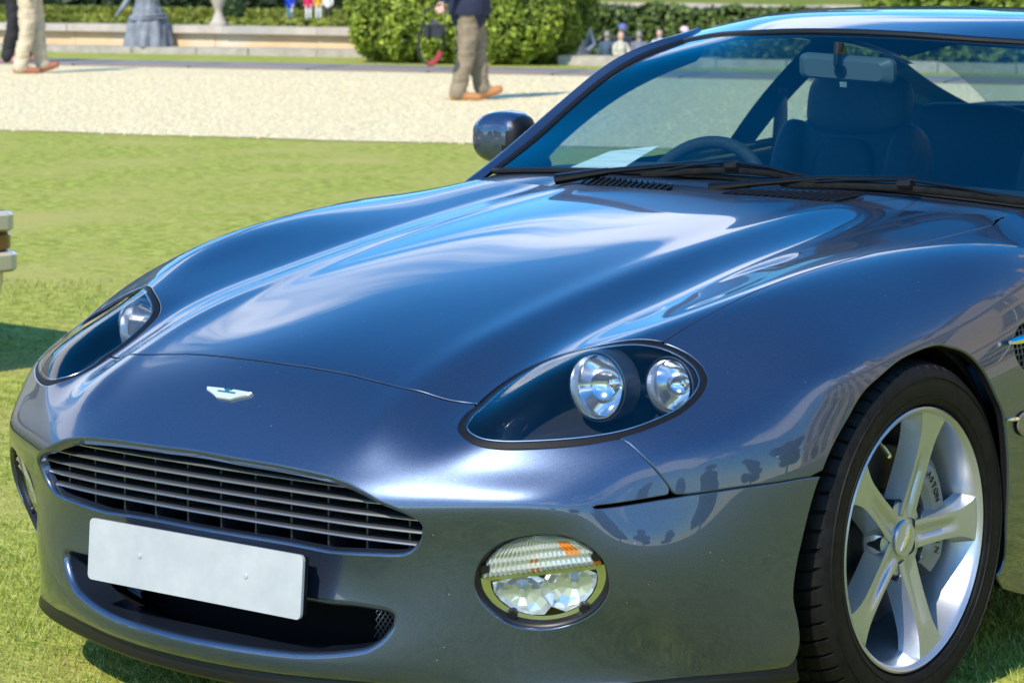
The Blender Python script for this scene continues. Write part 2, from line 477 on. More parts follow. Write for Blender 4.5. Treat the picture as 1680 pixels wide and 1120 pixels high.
# the large clipped hedge block on the terrace
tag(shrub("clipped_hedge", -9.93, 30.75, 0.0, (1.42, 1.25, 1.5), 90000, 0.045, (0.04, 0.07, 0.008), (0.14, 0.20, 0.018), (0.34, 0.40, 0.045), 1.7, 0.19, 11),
    "large rounded bright green clipped hedge block standing beside the gravel drive", "hedge")
# long dark hedge against the far retaining wall on the right
def long_hedge(name, e0, e1, m, z0, h, depth, n, leaf, cd, cm, cli, seed, lf=0.5, ld=0.3):
    return shrub(name, (e0 + e1) / 2, m, z0, ((e1 - e0) / 2, depth / 2, h / 2), n, leaf, cd, cm, cli, lf, ld, seed, power=9.0)
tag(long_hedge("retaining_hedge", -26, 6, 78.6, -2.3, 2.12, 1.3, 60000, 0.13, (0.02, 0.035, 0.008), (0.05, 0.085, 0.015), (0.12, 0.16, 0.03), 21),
    "long dark green hedge behind the group of seated visitors", "hedge")
tag(long_hedge("boundary_hedge", -125, -30, 172, -2.3, 7.0, 5.0, 60000, 0.5, (0.012, 0.024, 0.010), (0.026, 0.046, 0.018), (0.05, 0.075, 0.03), 22, 0.12, 1.0),
    "tall dark hedge running along the far end of the garden", "hedge")
tag(long_hedge("parterre_hedge", -86, -38, 121.5, -2.3, 0.62, 2.0, 26000, 0.16, (0.08, 0.10, 0.01), (0.17, 0.20, 0.02), (0.27, 0.28, 0.03), 23, 0.3, 0.12),
    "low yellow green box hedge just beyond the stone parapet", "hedge")
tag(long_hedge("parterre_border", -92, -42, 150, -2.3, 0.45, 2.0, 22000, 0.2, (0.07, 0.09, 0.012), (0.15, 0.18, 0.02), (0.25, 0.25, 0.03), 24, 0.25, 0.14),
    "low olive green box border in front of the tall dark hedge", "hedge")
con = shrub("conifer", -57.3, 138.5, -2.3, (0.78, 0.78, 2.6), 9000, 0.14, (0.03, 0.05, 0.018), (0.06, 0.10, 0.035), (0.11, 0.16, 0.06), 0.9, 0.25, 31, power=2.3)
mbt = MB(); mbt.tube([(0, 0, 0), (0, 0, 1.6)], [0.12, 0.08], 8); mbt.build("trunk", BARK, con)
tag(con, "upright dark conifer behind the stone parapet", "tree")
tag(shrub("bush", 0, 0, 0, (5.0, 1.2, 1.2), 14000, 0.16, (0.05, 0.085, 0.01), (0.13, 0.19, 0.02), (0.25, 0.30, 0.04), 0.5, 0.3, 33, power=4.0, world=(-25.5, 52.0, -1.1), rz=R(38)),
    "bright green bush beyond the car roof at the right edge", "bush")

# ---- stone parapet at the terrace edge (left), kerb (right)
para = empty("stone_parapet", G(-24, 31.4, 0), EANG)
tag(para, "low weathered stone parapet with coping running behind the statue", "wall")
L0, L1 = -16.0, 12.6
def long_box(name, x0, x1, y0, y1, z0, z1, m, par):
    mb = MB(); mb.box(((x0 + x1) / 2, (y0 + y1) / 2, (z0 + z1) / 2), (x1 - x0, y1 - y0, z1 - z0)); return mb.build(name, m, par, smooth=False)
x = -16.0
while x < 12.6:                                   # separate stones
    w = random.uniform(0.75, 1.15)
    long_box("kerb_stone", x, x + w - 0.012, 0.0 + random.uniform(-.012, .012), 0.5, 0.0, 0.095 + random.uniform(-.012, .012), KERB, para); x += w
x = -16.0
while x < 12.6:
    w = random.uniform(1.0, 1.5)
    long_box("wall_stone", x, x + w - 0.006, 0.55 + random.uniform(-.006, .006), 0.8, 0.05, 0.272, SANDSTONE, para); x += w
x = -16.0
while x < 12.6:
    w = random.uniform(1.1, 1.5)
    long_box("coping_stone", x, x + w - 0.008, 0.44 + random.uniform(-.008, .008), 0.9, 0.275, 0.372 + random.uniform(-.004, .006), COPING, para); x += w
kb = empty("stone_kerb", G(-8.6, 30.2, 0), EANG)
tag(kb, "low stone kerb at the terrace edge right of the clipped hedge", "kerb")
x = 0.0
while x < 20:
    w = random.uniform(0.8, 1.2)
    long_box("kerb_stone", x, x + w - 0.012, random.uniform(-.01, .01), 0.4, 0.0, 0.11 + random.uniform(-.01, .01), KERB, kb); x += w
bc = empty("bank_coping", G(-24, 79.0, -0.18), EANG)
tag(bc, "pale stone coping along the top of the far retaining hedge", "wall")
x = 0.0
while x < 40:
    w = random.uniform(1.3, 2.0)
    long_box("coping_stone", x, x + w - 0.02, 0.0, 0.6, 0.0, 0.16 + random.uniform(-.01, .015), COPING, bc); x += w

# ---- finial on the parapet
mb = MB()
prof = [(0.0, 0.0), (0.125, 0.0), (0.125, 0.03), (0.11, 0.045), (0.085, 0.09), (0.058, 0.15), (0.048, 0.20), (0.058, 0.235), (0.085, 0.29), (0.108, 0.36), (0.112, 0.44), (0.10, 0.52), (0.07, 0.58), (0.05, 0.61), (0.06, 0.64), (0.0, 0.70)]
mb.lathe(prof, n=28)
fin = mb.build("stone_finial", COPING); fin.location = G(-13.95, 32.05, 0.375)
tag(fin, "baluster shaped pale stone finial on the parapet coping", "finial")

# ---- lead statues: robed figure with an arm held out
def statue(name, loc, rz, s, seed, label):
    root = empty(name, loc, rz); root.scale = (s * 1.4, s * 1.4, s)
    rng = np.random.default_rng(seed)
    ph = rng.uniform(0, 6.28, 6)
    def fold(a, h):
        k = max(0.0, 1.0 - h / 0.75)
        return 1 + (0.10 * math.sin(7 * a + ph[0] + 3 * h) + 0.06 * math.sin(12 * a + ph[1] - 4 * h)) * (0.35 + 0.65 * k)
    mb = MB()
    mb.lathe([(0.0, 0), (0.34, 0), (0.335, 0.1), (0.32, 0.25), (0.30, 0.42), (0.28, 0.52), (0.245, 0.60), (0.20, 0.66), (0.22, 0.72), (0.19, 0.80), (0.17, 0.95), (0.19, 1.1), (0.20, 1.25), (0.15, 1.38), (0.06, 1.44), (0.055, 1.5)], n=72, rfun=fold)
    mb.lathe([(0.0, 1.47), (0.06, 1.49), (0.092, 1.58), (0.088, 1.66), (0.05, 1.73), (0.0, 1.745)], n=24)
    mb.build("robed_body", LEAD, root, sharp=R(80))
    mb = MB(); mb.tube([(-0.16, 0, 1.30), (-0.27, -0.02, 1.02), (-0.36, -0.07, 0.78), (-0.42, -0.10, 0.70)], [0.062, 0.052, 0.04, 0.03], 12)
    mb.tube([(-0.42, -0.10, 0.70), (-0.45, -0.12, 0.64), (-0.46, -0.12, 0.60)], [0.022, 0.016, 0.01], 8)
    mb.tube([(-0.41, -0.12, 0.69), (-0.43, -0.15, 0.63)], [0.014, 0.008], 8)
    mb.build("arm", LEAD, root)
    mb = MB(); mb.tube([(0.17, 0, 1.30), (0.25, -0.02, 1.05), (0.12, -0.16, 0.95)], [0.062, 0.05, 0.035], 12); mb.build("arm", LEAD, root)
    # sash folds round the hips
    mb = MB()
    for k, (zz, rr) in enumerate(((0.60, 0.262), (0.64, 0.245), (0.55, 0.285))):
        mb.tube([(rr * math.cos(a), rr * math.sin(a) * 0.98, zz + 0.035 * math.sin(a + k)) for a in np.linspace(0, 2 * math.pi, 41)], 0.024, 8, caps=False)
    mb.build("sash", LEAD, root)
    tag(root, label, "statue")
    return root
statue("lead_statue", G(-14.85, 31.72, 0.09), R(35), 0.66, 3, "grey lead statue of a robed figure before the stone parapet")
statue("lead_statue", G(-10.75, 38.5, -1.0), R(60), 0.95, 4, "slim grey lead statue half hidden at the right side of the clipped hedge")

# ---- the great house behind the car (seen mirrored in the paint)
STONE_H = noisy("house_sandstone", (0.50, 0.36, 0.22), (0.60, 0.45, 0.30), 0.6, 0.85, c3=(0.42, 0.32, 0.22), scale3=0.25)
SLATE = noisy("slate_roof", (0.09, 0.09, 0.10), (0.14, 0.14, 0.15), 2, 0.6)
PANE = principled("dark_window_pane", (0.02, 0.025, 0.03), 0.06)
WHITEP = principled("white_paint", (0.78, 0.78, 0.75), 0.5)
house = empty("country_house", (17.5, 31.0, 0.0), R(-4))
tag(house, "large sandstone country house with rows of tall windows beside the lawn", "house")
def hb(name, c, d, m, par=house):
    mb = MB(); mb.box(c, d); return mb.build(name, m, par, smooth=False)
HW, HH = 62.0, 14.5
hb("wall", (0, 6, HH / 2), (HW, 12, HH), STONE_H)
hb("plinth", (0, -0.15, 0.5), (HW + 0.4, 0.5, 1.0), COPING)
hb("string_course", (0, -0.12, 5.6), (HW + 0.2, 0.4, 0.35), COPING)
hb("cornice", (0, -0.3, HH - 0.4), (HW + 0.8, 0.9, 0.6), COPING)
for k in range(31):
    hb("parapet_block", (-30 + 2 * k, -0.2, HH + 0.5), (1.5, 0.5, 1.0), COPING)
mb = MB(); mb.add([(-31, 1, HH), (31, 1, HH), (31, 12, HH), (-31, 12, HH), (-22, 6.5, HH + 4.5), (22, 6.5, HH + 4.5)], [(0, 1, 5, 4), (1, 2, 5), (2, 3, 4, 5), (3, 0, 4)])
roof = mb.build("roof", SLATE, house, smooth=False)
for xx in (-18, -6, 6, 18): hb("chimney", (xx, 6.5, HH + 5), (2.2, 1.4, 4.5), STONE_H, roof)
win0 = None
for row, (zc, hh) in enumerate(((3.0, 3.0), (8.0, 3.2), (12.1, 1.9))):
    for k in range(16):
        xx = -28.5 + 3.8 * k
        w = hb("window", (0, 0, 0), (1.5, 0.12, hh), PANE) if k == 0 else w0.copy()
        if k == 0:
            w0 = w
            fr = MB()
            for sx in (-0.82, 0.82): fr.box((sx, -0.06, 0), (0.16, 0.22, hh + 0.3))
            for sz in (-hh / 2 - .08, hh / 2 + .08): fr.box((0, -0.06, sz), (1.8, 0.24, 0.16))
            fr0 = fr.build("frame", COPING, w, smooth=False)
            br = MB(); br.box((0, -0.08, 0), (0.07, 0.05, hh)); br.box((0, -0.08, 0), (1.5, 0.05, 0.07)); br.box((0, -0.08, hh * .25), (1.5, 0.05, 0.05)); br.box((0, -0.08, -hh * .25), (1.5, 0.05, 0.05))
            br0 = br.build("glazing_bar", WHITEP, w, smooth=False)
        else:
            col.objects.link(w); w.parent = house
            for ch in (fr0, br0):
                c2 = ch.copy(); col.objects.link(c2); c2.parent = w
        w.location = (xx, -0.03, zc)

# ---- trees across the lawn behind the camera (seen mirrored in the bumper)
def tree(name, loc, h, seed, label):
    rng = np.random.default_rng(seed); root = empty(name, loc, rng.uniform(0, 6))
    mb = MB()
    mb.tube([(0, 0, 0), (0.1, 0, h * .25), (0, 0.1, h * .55), (0, 0, h * .8)], [h * .035, h * .026, h * .016, h * .006], 9)
    cs = []
    for k in range(9):
        a = rng.uniform(0, 6.28); z = h * rng.uniform(.26, .8); r = h * rng.uniform(.12, .27)
        p = (r * math.cos(a), r * math.sin(a), z); cs.append(p)
        mb.tube([(0, 0, z - h * .15), (p[0] * .6, p[1] * .6, z - h * .05), p], [h * .012, h * .008, h * .003], 6)
    mb.build("trunk", BARK, root)
    cs.append((0, 0, h * .85))
    P = []; 
    for c in cs:
        k = 650; d = rng.normal(0, 1, (k, 3)); d /= np.linalg.norm(d, axis=1)[:, None]
        P.append(np.array(c) + d * (rng.uniform(.35, 1, k) ** .5)[:, None] * h * np.array([.17, .17, .12]))
    P = np.concatenate(P); t = rng.uniform(0, 1, len(P))[:, None]
    c = np.array((.03, .05, .012)) * (1 - t) + np.array((.09, .13, .03)) * t
    V, F, fc = leaf_mesh(P, rng.normal(0, 1, P.shape), h * .06, c, .3, 1.4, rng)
    o = obj("crown", V, F, FOL, root, smooth=False); set_leaf(o, fc)
    tag(root, label, "tree", "parkland trees mirrored in the car")
for k in range(9):
    a = R(52 + 10.5 * k); d = 52 + 9 * (k % 3)
    tree("parkland_tree", (d * math.sin(a), d * math.cos(a) - 2, 0), 6.5 + 1.6 * ((k * 7) % 4), 60 + k, "parkland tree number %s from the house, across the lawn behind the viewer" % ("one two three four five six seven eight nine".split()[k]))

for k in range(34):  # unseen trees, added to block the bright horizon mirrored along the roof edge
    a = R(-142 + 6.5 * k if k < 11 else -75 + 2.6 * (k - 11)); d = (205 if k > 10 else 95) + 14 * (k % 3)
    tree("horizon_screen_tree", (d * math.sin(a), d * math.cos(a), -2.3), (26 if k > 10 else 14) + 3.0 * ((k * 5) % 4), 160 + k, "tall unseen tree added beyond the garden to block the bright horizon, number %s from the left" % ("one two three four five six seven eight nine ten eleven twelve thirteen fourteen fifteen sixteen seventeen eighteen nineteen twenty twenty-one twenty-two twenty-three twenty-four twenty-five twenty-six twenty-seven twenty-eight twenty-nine thirty thirty-one thirty-two thirty-three thirty-four".split()[k]))
# ---- short turf: real blades near the viewer
def turf():
    rng = np.random.default_rng(5)
    P = []
    cx, cy = CAM_POS.x, CAM_POS.y
    for d0, d1, dens, a0, a1 in ((4.6, 7.2, 14000, -53, -24), (7.2, 9.5, 7000, -53, -32), (9.5, 12.5, 2600, -52, -36)):
        area = (d1 ** 2 - d0 ** 2) * R(a1 - a0) / 2
        n = int(area * dens)
        d = np.sqrt(rng.uniform(d0 ** 2, d1 ** 2, n)); a = np.radians(rng.uniform(a0, a1, n))
        P.append(np.c_[cx + d * np.sin(a), cy + d * np.cos(a), np.full(n, d)])
    P = np.concatenate(P)
    keep = (P[:, :2] @ MH) < 14.95
    # thin where feet have worn it
    w = lumps(np.c_[P[:, :2], np.zeros(len(P))], 0.9, 8)
    keep &= rng.uniform(0, 1, len(P)) < 0.35 + 0.9 * w
    P = P[keep]; w = w[keep]; n = len(P)
    h = rng.uniform(0.008, 0.022, n) * (0.7 + 0.6 * w); wd = rng.uniform(0.0007, 0.0015, n) * (P[:, 2] / 6.0) ** 0.8
    a = rng.uniform(0, 6.28, n); l = rng.uniform(0.2, 1.2, n); b = rng.uniform(0, 6.28, n)
    base = np.c_[P[:, :2], np.zeros(n)]
    s = np.c_[np.cos(a), np.sin(a), np.zeros(n)] * wd[:, None]
    tip = base + np.c_[np.cos(b) * l * h, np.sin(b) * l * h, h]
    V = np.stack([base - s, base + s, tip], 1).reshape(-1, 3); F = np.arange(3 * n).reshape(-1, 3)
    t = rng.uniform(0, 1, n)[:, None]
    c = np.array((.12, .19, .016)) * (1 - t) + np.array((.34, .40, .07)) * t
    dry = (rng.uniform(0, 1, n) < 0.05 + 0.12 * (1 - w))[:, None]
    c = np.where(dry, np.array((.32, .28, .13)) * (0.7 + .5 * t), c)
    o = obj("turf", V, F, FOL, smooth=False); set_leaf(o, c)
    tag(o, "short mown green turf with dry straws around the car", "grass", kind="stuff")
turf()

# ================================================================== people
SKIN = principled("skin", (0.55, 0.33, 0.25), 0.5)
def cloth(name, c, s=60): return noisy(name, tuple(q * .85 for q in c), tuple(min(1, q * 1.12) for q in c), s, 0.85, bump=0.25, bscale=18, bdist=0.02)

def figure(name, segs, mats, loc, rz, voxel=0.014, smooth_it=6, parent=None):
    """one continuous body grown from tapering limbs. segs: (points, radii, material index, flatten)"""
    mb = MB()
    for pts, rad, mi, fl in segs:
        P = [Vector(p) for p in pts]
        # round the ends
        mb.tube(P, rad, 14, flat=fl)
        for p, r in ((P[0], rad[0]), (P[-1], rad[-1])):
            prof = [(r * math.sin(t) + 1e-4, -r * math.cos(t)) for t in np.linspace(0, math.pi, 9)]
            mb.lathe(prof, c=p, n=12)
    tmp = mb.build("figure_tmp", mats[0])
    rm = tmp.modifiers.new("r", 'REMESH'); rm.mode = 'VOXEL'; rm.voxel_size = voxel
    sm = tmp.modifiers.new("s", 'SMOOTH'); sm.iterations = smooth_it; sm.factor = 0.5
    dg = bpy.context.evaluated_depsgraph_get()
    me = bpy.data.meshes.new_from_object(tmp.evaluated_get(dg))
    bpy.data.objects.remove(tmp)
    me.name = name
    me.materials.clear()
    for m in mats: me.materials.append(m)
    # folds in the cloth
    nvv = len(me.vertices); co = np.empty(nvv * 3, np.float32); me.vertices.foreach_get("co", co); co = co.reshape(-1, 3).astype(float)
    nr = np.empty(nvv * 3, np.float32); me.vertices.foreach_get("normal", nr); nr = nr.reshape(-1, 3)
    fo = (lumps(co * [1.2, 1.2, .8], 3.6, 5) - .5) * .030 + (lumps(co * [1, 1, 1.3], 8.0, 6) - .5) * .012
    am = np.clip((co[:, 2] - .10) / .06, 0, 1) * np.clip((1.38 - co[:, 2]) / .1, 0, 1)
    co = co + nr * (fo * am)[:, None]
    me.vertices.foreach_set("co", co.astype(np.float32).ravel())
    # colour each face by the limb it belongs to
    n = len(me.polygons); cen = np.empty(n * 3, np.float32); me.polygons.foreach_get("center", cen); cen = cen.reshape(-1, 3)
    best = np.full(n, 1e9); mi_ = np.zeros(n, np.int32)
    for pts, rad, mi, fl in segs:
        for (a, b, ra, rb) in zip(pts[:-1], pts[1:], rad[:-1], rad[1:]):
            a = np.array(a, float); b = np.array(b, float); ab = b - a
            t = np.clip(((cen - a) @ ab) / (ab @ ab + 1e-9), 0, 1)
            d = np.linalg.norm(cen - (a + t[:, None] * ab), axis=1) - (ra + (rb - ra) * t)
            u = d < best; best[u] = d[u]; mi_[u] = mi
    me.polygons.foreach_set("material_index", mi_)
    me.polygons.foreach_set("use_smooth", [True] * n)
    o = bpy.data.objects.new(name, me); col.objects.link(o)
    o.location = loc; o.rotation_euler = (0, 0, rz)
    if parent: o.parent = parent
    return o

def walker_segs(hh=1.78, top=-0.10, hip=0.92):
    """walking towards +X; front foot on its heel, rear foot flat. 0 trousers 1 jacket 2 skin 3 shoes 4 hair"""
    k = hh / 1.78
    L = []
    # rear leg (near -Y side) almost upright, foot flat
    L.append(([(0.02, -.09, hip), (0.01, -.095, .50), (-0.07, -.10, .09)], [.112, .090, .076], 0, 1.0))
    L.append(([(-0.07, -.10, .14), (-0.075, -.10, .075)], [.078, .080], 0, 1.0))
    L.append(([(-0.115, -.10, .042), (-0.02, -.105, .038), (0.125, -.11, .032)], [.046, .046, .038], 3, 1.0))
    # front leg reaching forward, toe lifted
    L.append(([(0.04, .09, hip), (0.10, .09, .52), (0.145, .09, .13)], [.116, .092, .078], 0, 1.0))
    L.append(([(0.145, .09, .16), (0.155, .09, .115)], [.080, .080], 0, 1.0))
    L.append(([(0.135, .09, .05), (0.215, .092, .068), (0.315, .095, .094)], [.048, .050, .040], 3, 1.0))
    # hips, torso
    L.append(([(0.03, -.06, hip + .02), (0.03, .06, hip + .02)], [.135, .135], 0, 1.0))
    L.append(([(0.03, 0, hip + top), (0.03, 0, 1.10), (0.04, 0, 1.30), (0.04, 0, 1.42)], [.185, .175, .185, .13], 1, 1.0))
    L.append(([(0.04, -.15, 1.40), (0.04, .15, 1.40)], [.085, .085], 1, 1.0))
    L.append(([(0.04, 0, 1.44), (0.06, 0, 1.56)], [.06, .056], 2, 1.0))
    L.append(([(0.06, 0, 1.60), (0.07, 0, 1.68)], [.088, .092], 2, 1.0))
    L.append(([(0.045, 0, 1.69), (0.04, 0, 1.72)], [.094, .085], 4, 1.0))
    L.append(([(0.155, 0, 1.635), (0.175, 0, 1.61)], [.014, .016], 2, 1.0))
    return L

def hand_segs(c, d, curl, s=1.0):
    """palm with four curled fingers and a thumb, at wrist c pointing along d"""
    c = Vector(c); d = Vector(d).normalized(); side = Vector(curl).normalized(); n = d.cross(side)
    out = [([c, c + d * .085 * s], [.030 * s, .036 * s], 2, 1.0)]
    for k, ln in enumerate((.068, .078, .074, .06)):
        b = c + d * .09 * s + side * (k - 1.5) * .021 * s
        p1 = b + (d * .6 + n * .35) * ln * .5 * s; p2 = p1 + (d * .1 + n * .9) * ln * .5 * s
        out.append(([b, p1, p2], [.0105 * s, .0098 * s, .0088 * s], 2, 1.0))
    b = c + d * .03 * s - side * .035 * s
    out.append(([b, b + (d * .6 - side * .5 + n * .3) * .04 * s, b + (d * 1.2 - side * .3 + n * .8) * .05 * s], [.013 * s, .012 * s, .010 * s], 2, 1.0))
    return [([tuple(p) for p in a], r, m, f) for a, r, m, f in out]

RZ_WALK = math.atan2(rt.y, rt.x)
NAVY = cloth("navy_jacket", (0.020, 0.026, 0.055)); KHAKI = cloth("khaki_trousers", (0.23, 0.185, 0.125)); SHOE = principled("tan_shoe_leather", (0.40, 0.17, 0.05), 0.35, coat=0.3)
BEIGE = cloth("beige_trousers", (0.50, 0.42, 0.29)); PINK = cloth("pink_shirt", (0.45, 0.06, 0.16)); SHOE2 = principled("brown_shoe_leather", (0.30, 0.11, 0.05), 0.4, coat=0.3)
HAIRG = principled("grey_hair", (0.25, 0.22, 0.19), 0.7); HAIRD = principled("dark_hair", (0.03, 0.022, 0.018), 0.6); HAIRB = principled("fair_hair", (0.42, 0.30, 0.16), 0.7)
DARKT = cloth("black_trousers", (0.02, 0.02, 0.022)); SKINP = principled("pink_shoe", (0.55, 0.28, 0.25), 0.6)

# man with the camera
sg = walker_segs()
sg += [([(0.04, .20, 1.40), (-0.03, .26, 1.15), (-0.06, .27, 0.92)], [.072, .058, .045], 1, 1.0)]
sg += [([(0.04, -.20, 1.40), (-0.07, -.25, 1.14), (-0.20, -.26, 0.945)], [.072, .058, .046], 1, 1.0)]
sg += hand_segs((-0.205, -.26, 0.94), (-0.25, 0, -1), (1, 0.2, 0))
sg += hand_segs((-0.062, .27, 0.91), (0, 0, -1), (1, 0, 0))
man = figure("person", sg, [KHAKI, NAVY, SKIN, SHOE, HAIRG], G(-6.90, 21.1, 0.006), RZ_WALK, 0.0125, 4)
tag(man, "walking person in navy jacket, khaki trousers and tan shoes carrying a camera", "person", "people in the garden")
hem = MB()
prof = [(0.196, 0.80), (0.205, 0.82), (0.200, 0.95), (0.190, 1.05)]
hem.lathe(prof, c=(0.03, 0, 0), n=30, rfun=lambda a, h: 1 + .05 * math.sin(3 * a) + (0.10 if abs(math.sin(a)) > .6 else 0))
hem.build("jacket_hem", NAVY, man)
# the camera hanging from his hand by its strap
CAMB = principled("camera_body", (0.014, 0.014, 0.016), 0.45); STRAP = principled("black_strap", (0.02, 0.02, 0.022), 0.7); RSTRAP = principled("red_strap", (0.26, 0.025, 0.03), 0.6)
pos = man.matrix_basis @ Vector((-0.29, -.30, 0.595))
camr = empty("handheld_camera", pos, RZ_WALK); camr.scale = (1.3, 1.3, 1.2)
mb = MB(); mb.box((0, 0, 0.05), (0.145, 0.07, 0.10)); mb.box((0.0, 0, 0.115), (0.06, 0.06, 0.04), taper=.7); mb.box((-0.058, -.02, 0.05), (0.035, 0.09, 0.10))
bo = mb.build("body", CAMB, camr, smooth=False)
mb = MB(); mb.lathe([(0, 0), (0.038, 0), (0.040, -.02), (0.036, -.05), (0.040, -.06), (0.040, -.10), (0.0, -.10)], c=(0.02, -0.035, 0.035), axis='Y', n=24); mb.lathe([(0.041, -.035), (0.0425, -.035), (0.0425, -.05), (0.041, -.05)], c=(0.02, -.035, .035), axis='Y', n=24)
mb.build("lens", CAMB, camr)
mb = MB(); mb.tube([(-0.07, 0, 0.10), (-0.075, 0, 0.2), (0.05, 0, 0.26)], [.004, .009, .004], 6, flat=2.2); mb.tube([(0.07, 0, 0.10), (0.085, 0, 0.2), (0.06, 0, 0.26)], .005, 6, flat=2.0)
mb.tube([(-0.075, 0, 0.11), (-0.115, 0, 0.0), (-0.11, 0, -0.13), (-0.08, 0, -0.19), (-0.05, 0, -0.205)], .011, 6, flat=1.8); mb.tube([(0.05, 0, -0.11), (0.075, 0, 0.0), (0.072, 0, 0.09)], .006, 6, flat=1.8); mb.build("strap", STRAP, camr)
mb = MB(); mb.tube([(-0.05, 0, -0.205), (-0.02, 0, -0.205), (0.02, 0, -0.17), (0.05, 0, -0.11)], .012, 6, flat=1.8); mb.build("red_strap", RSTRAP, camr)
tag(camr, "black camera hanging on a red and black strap from the walking man's hand", "camera")

# walker at the left edge
sg = walker_segs(top=0.16)
sg += [([(0.04, .20, 1.40), (0.10, .25, 1.15), (0.24, .24, 1.0)], [.07, .056, .044], 1, 1.0), ([(0.04, -.20, 1.40), (-0.06, -.25, 1.14), (0.02, -.24, 0.95)], [.07, .056, .044], 1, 1.0)]
sg += hand_segs((0.02, -.24, 0.94), (0.3, 0, -1), (1, 0.2, 0)) + hand_segs((0.25, .24, 0.99), (.6, 0, -1), (1, 0, .6))
man2 = figure("person", sg, [BEIGE, PINK, SKIN, SHOE2, HAIRD], G(-13.22, 24.7, 0.006), RZ_WALK + R(6), 0.0125, 4)
tag(man2, "walking person in beige trousers and brown shoes at the left edge of the gravel", "person", "people in the garden")
sg = walker_segs()
sg += [([(0.04, .20, 1.40), (0.0, .25, 1.15), (0.06, .24, 0.92)], [.07, .056, .044], 1, 1.0), ([(0.04, -.20, 1.40), (0.0, -.25, 1.14), (0.05, -.24, 0.92)], [.07, .056, .044], 1, 1.0)]
sg += hand_segs((0.05, -.24, 0.91), (0.1, 0, -1), (1, 0.2, 0)) + hand_segs((0.06, .24, 0.91), (.1, 0, -1), (1, 0, 0))
p3 = figure("person", sg, [DARKT, DARKT, SKIN, SKINP, HAIRD], G(-14.62, 27.2, 0.02), RZ_WALK + R(4), 0.0135, 4)
tag(p3, "walking person in black clothes just behind the one in beige trousers", "person", "people in the garden")

def standing(loc, rz, cl, skin, hair, h=1.72, hat=None, long_hair=False, arms=0.0, label="", legs=None):
    k = h / 1.72
    def q(*p): return tuple(c * k for c in p)
    L = []
    for s in (-1, 1):
        L.append(([q(0, s * .09, .88), q(.02, s * .10, .48), q(0, s * .10, .08)], [.095 * k, .07 * k, .05 * k], 0, 1.0))
        L.append(([q(-.04, s * .10, .04), q(.16, s * .11, .035)], [.042 * k, .035 * k], 4, 1.0))
        L.append(([q(0, s * .19, 1.36), q(.02 + arms * .1, s * .25, 1.10), q(.08 + arms * .2, s * (.22 - arms * .1), .90 + arms * .3)], [.068 * k, .052 * k, .038 * k], 1, 1.0))
        L.append(([q(.08 + arms * .2, s * (.22 - arms * .1), .90 + arms * .3), q(.10 + arms * .22, s * (.21 - arms * .12), .80 + arms * .34)], [.038 * k, .028 * k], 2, 1.0))
    L.append(([q(0, 0, .84), q(0, 0, 1.05), q(0, 0, 1.25), q(0, 0, 1.38)], [.16 * k, .145 * k, .16 * k, .115 * k], 1, 1.0))
    L.append(([q(0, -.15, 1.36), q(0, .15, 1.36)], [.075 * k, .075 * k], 1, 1.0))
    L.append(([q(0, 0, 1.40), q(.02, 0, 1.52)], [.055 * k, .05 * k], 2, 1.0))
    L.append(([q(.025, 0, 1.56), q(.03, 0, 1.63)], [.082 * k, .086 * k], 2, 1.0))
    L.append(([q(.115, 0, 1.58), q(.13, 0, 1.56)], [.012 * k, .014 * k], 2, 1.0))
    L.append(([q(-.01, 0, 1.62), q(0, 0, 1.665)], [.094 * k, .084 * k], 3, 1.0))
    if long_hair: L.append(([q(-.05, 0, 1.6), q(-.06, 0, 1.40)], [.085 * k, .07 * k], 3, 1.0))
    o = figure("person", L, [legs or DARKT, cl, skin, hair, DARKT], loc, rz, 0.022, 4)
    if hat:
        mb = MB(); mb.lathe([(0.112 * k, 1.61 * k), (0.108 * k, 1.68 * k), (0.07 * k, 1.725 * k), (0, 1.74 * k)], n=20); mb.box((0.12 * k, 0, 1.615 * k), (0.12 * k, 0.15 * k, 0.015))
        mb.build("cap", hat, o)
    tag(o, label, "person", "people in the garden")
    return o
BLUEG = cloth("slate_blue_shirt", (0.06, 0.09, 0.13), 8); GREYT = cloth("grey_tshirt", (0.16, 0.16, 0.20), 8); FLOR = cloth("pale_flowered_dress", (0.5, 0.47, 0.36), 8); PALEB = cloth("pale_blue_top", (0.45, 0.58, 0.68), 8); TURQ = cloth("turquoise_top", (0.06, 0.42, 0.62), 8); DKJ = cloth("dark_jacket", (0.03, 0.035, 0.05), 8)
CAPB = principled("blue_cap_cloth", (0.10, 0.14, 0.36), 0.8); CAPP = principled("pale_pink_hat_cloth", (0.75, 0.55, 0.58), 0.8)
def at80(px, top_z, dd, h):   # stands in the sunken garden
    return None
ZS = -2.3
to_cam = math.atan2(CAM_POS.y - 60.0, CAM_POS.x + 44.0)
standing((-44.50, 59.88, ZS), to_cam + R(165), BLUEG, SKIN, HAIRG, 1.62, label="bald person in slate blue shirt seen from behind, right of the clipped hedge")
standing((-44.22, 60.12, ZS), to_cam + R(25), FLOR, SKIN, HAIRB, 1.60, arms=.6, label="fair haired person in pale flowered dress with raised hand")
standing((-44.55, 60.65, ZS), to_cam, DKJ, SKIN, HAIRG, 1.80, hat=CAPB, label="person in a dark jacket and blue cap behind the flowered dress")
standing((-43.83, 60.43, ZS), to_cam + R(175), GREYT, SKIN, HAIRG, 1.62, label="person in plain grey t-shirt seen from behind in the sunken garden")
standing((-43.55, 61.0, ZS), to_cam + R(-20), PALEB, SKIN, HAIRD, 1.68, long_hair=True, label="dark haired person in pale blue top behind the windscreen pillar")
standing((-43.33, 60.6, ZS), to_cam + R(150), TURQ, SKIN, HAIRB, 1.42, label="small fair haired person in turquoise top beside the windscreen pillar")
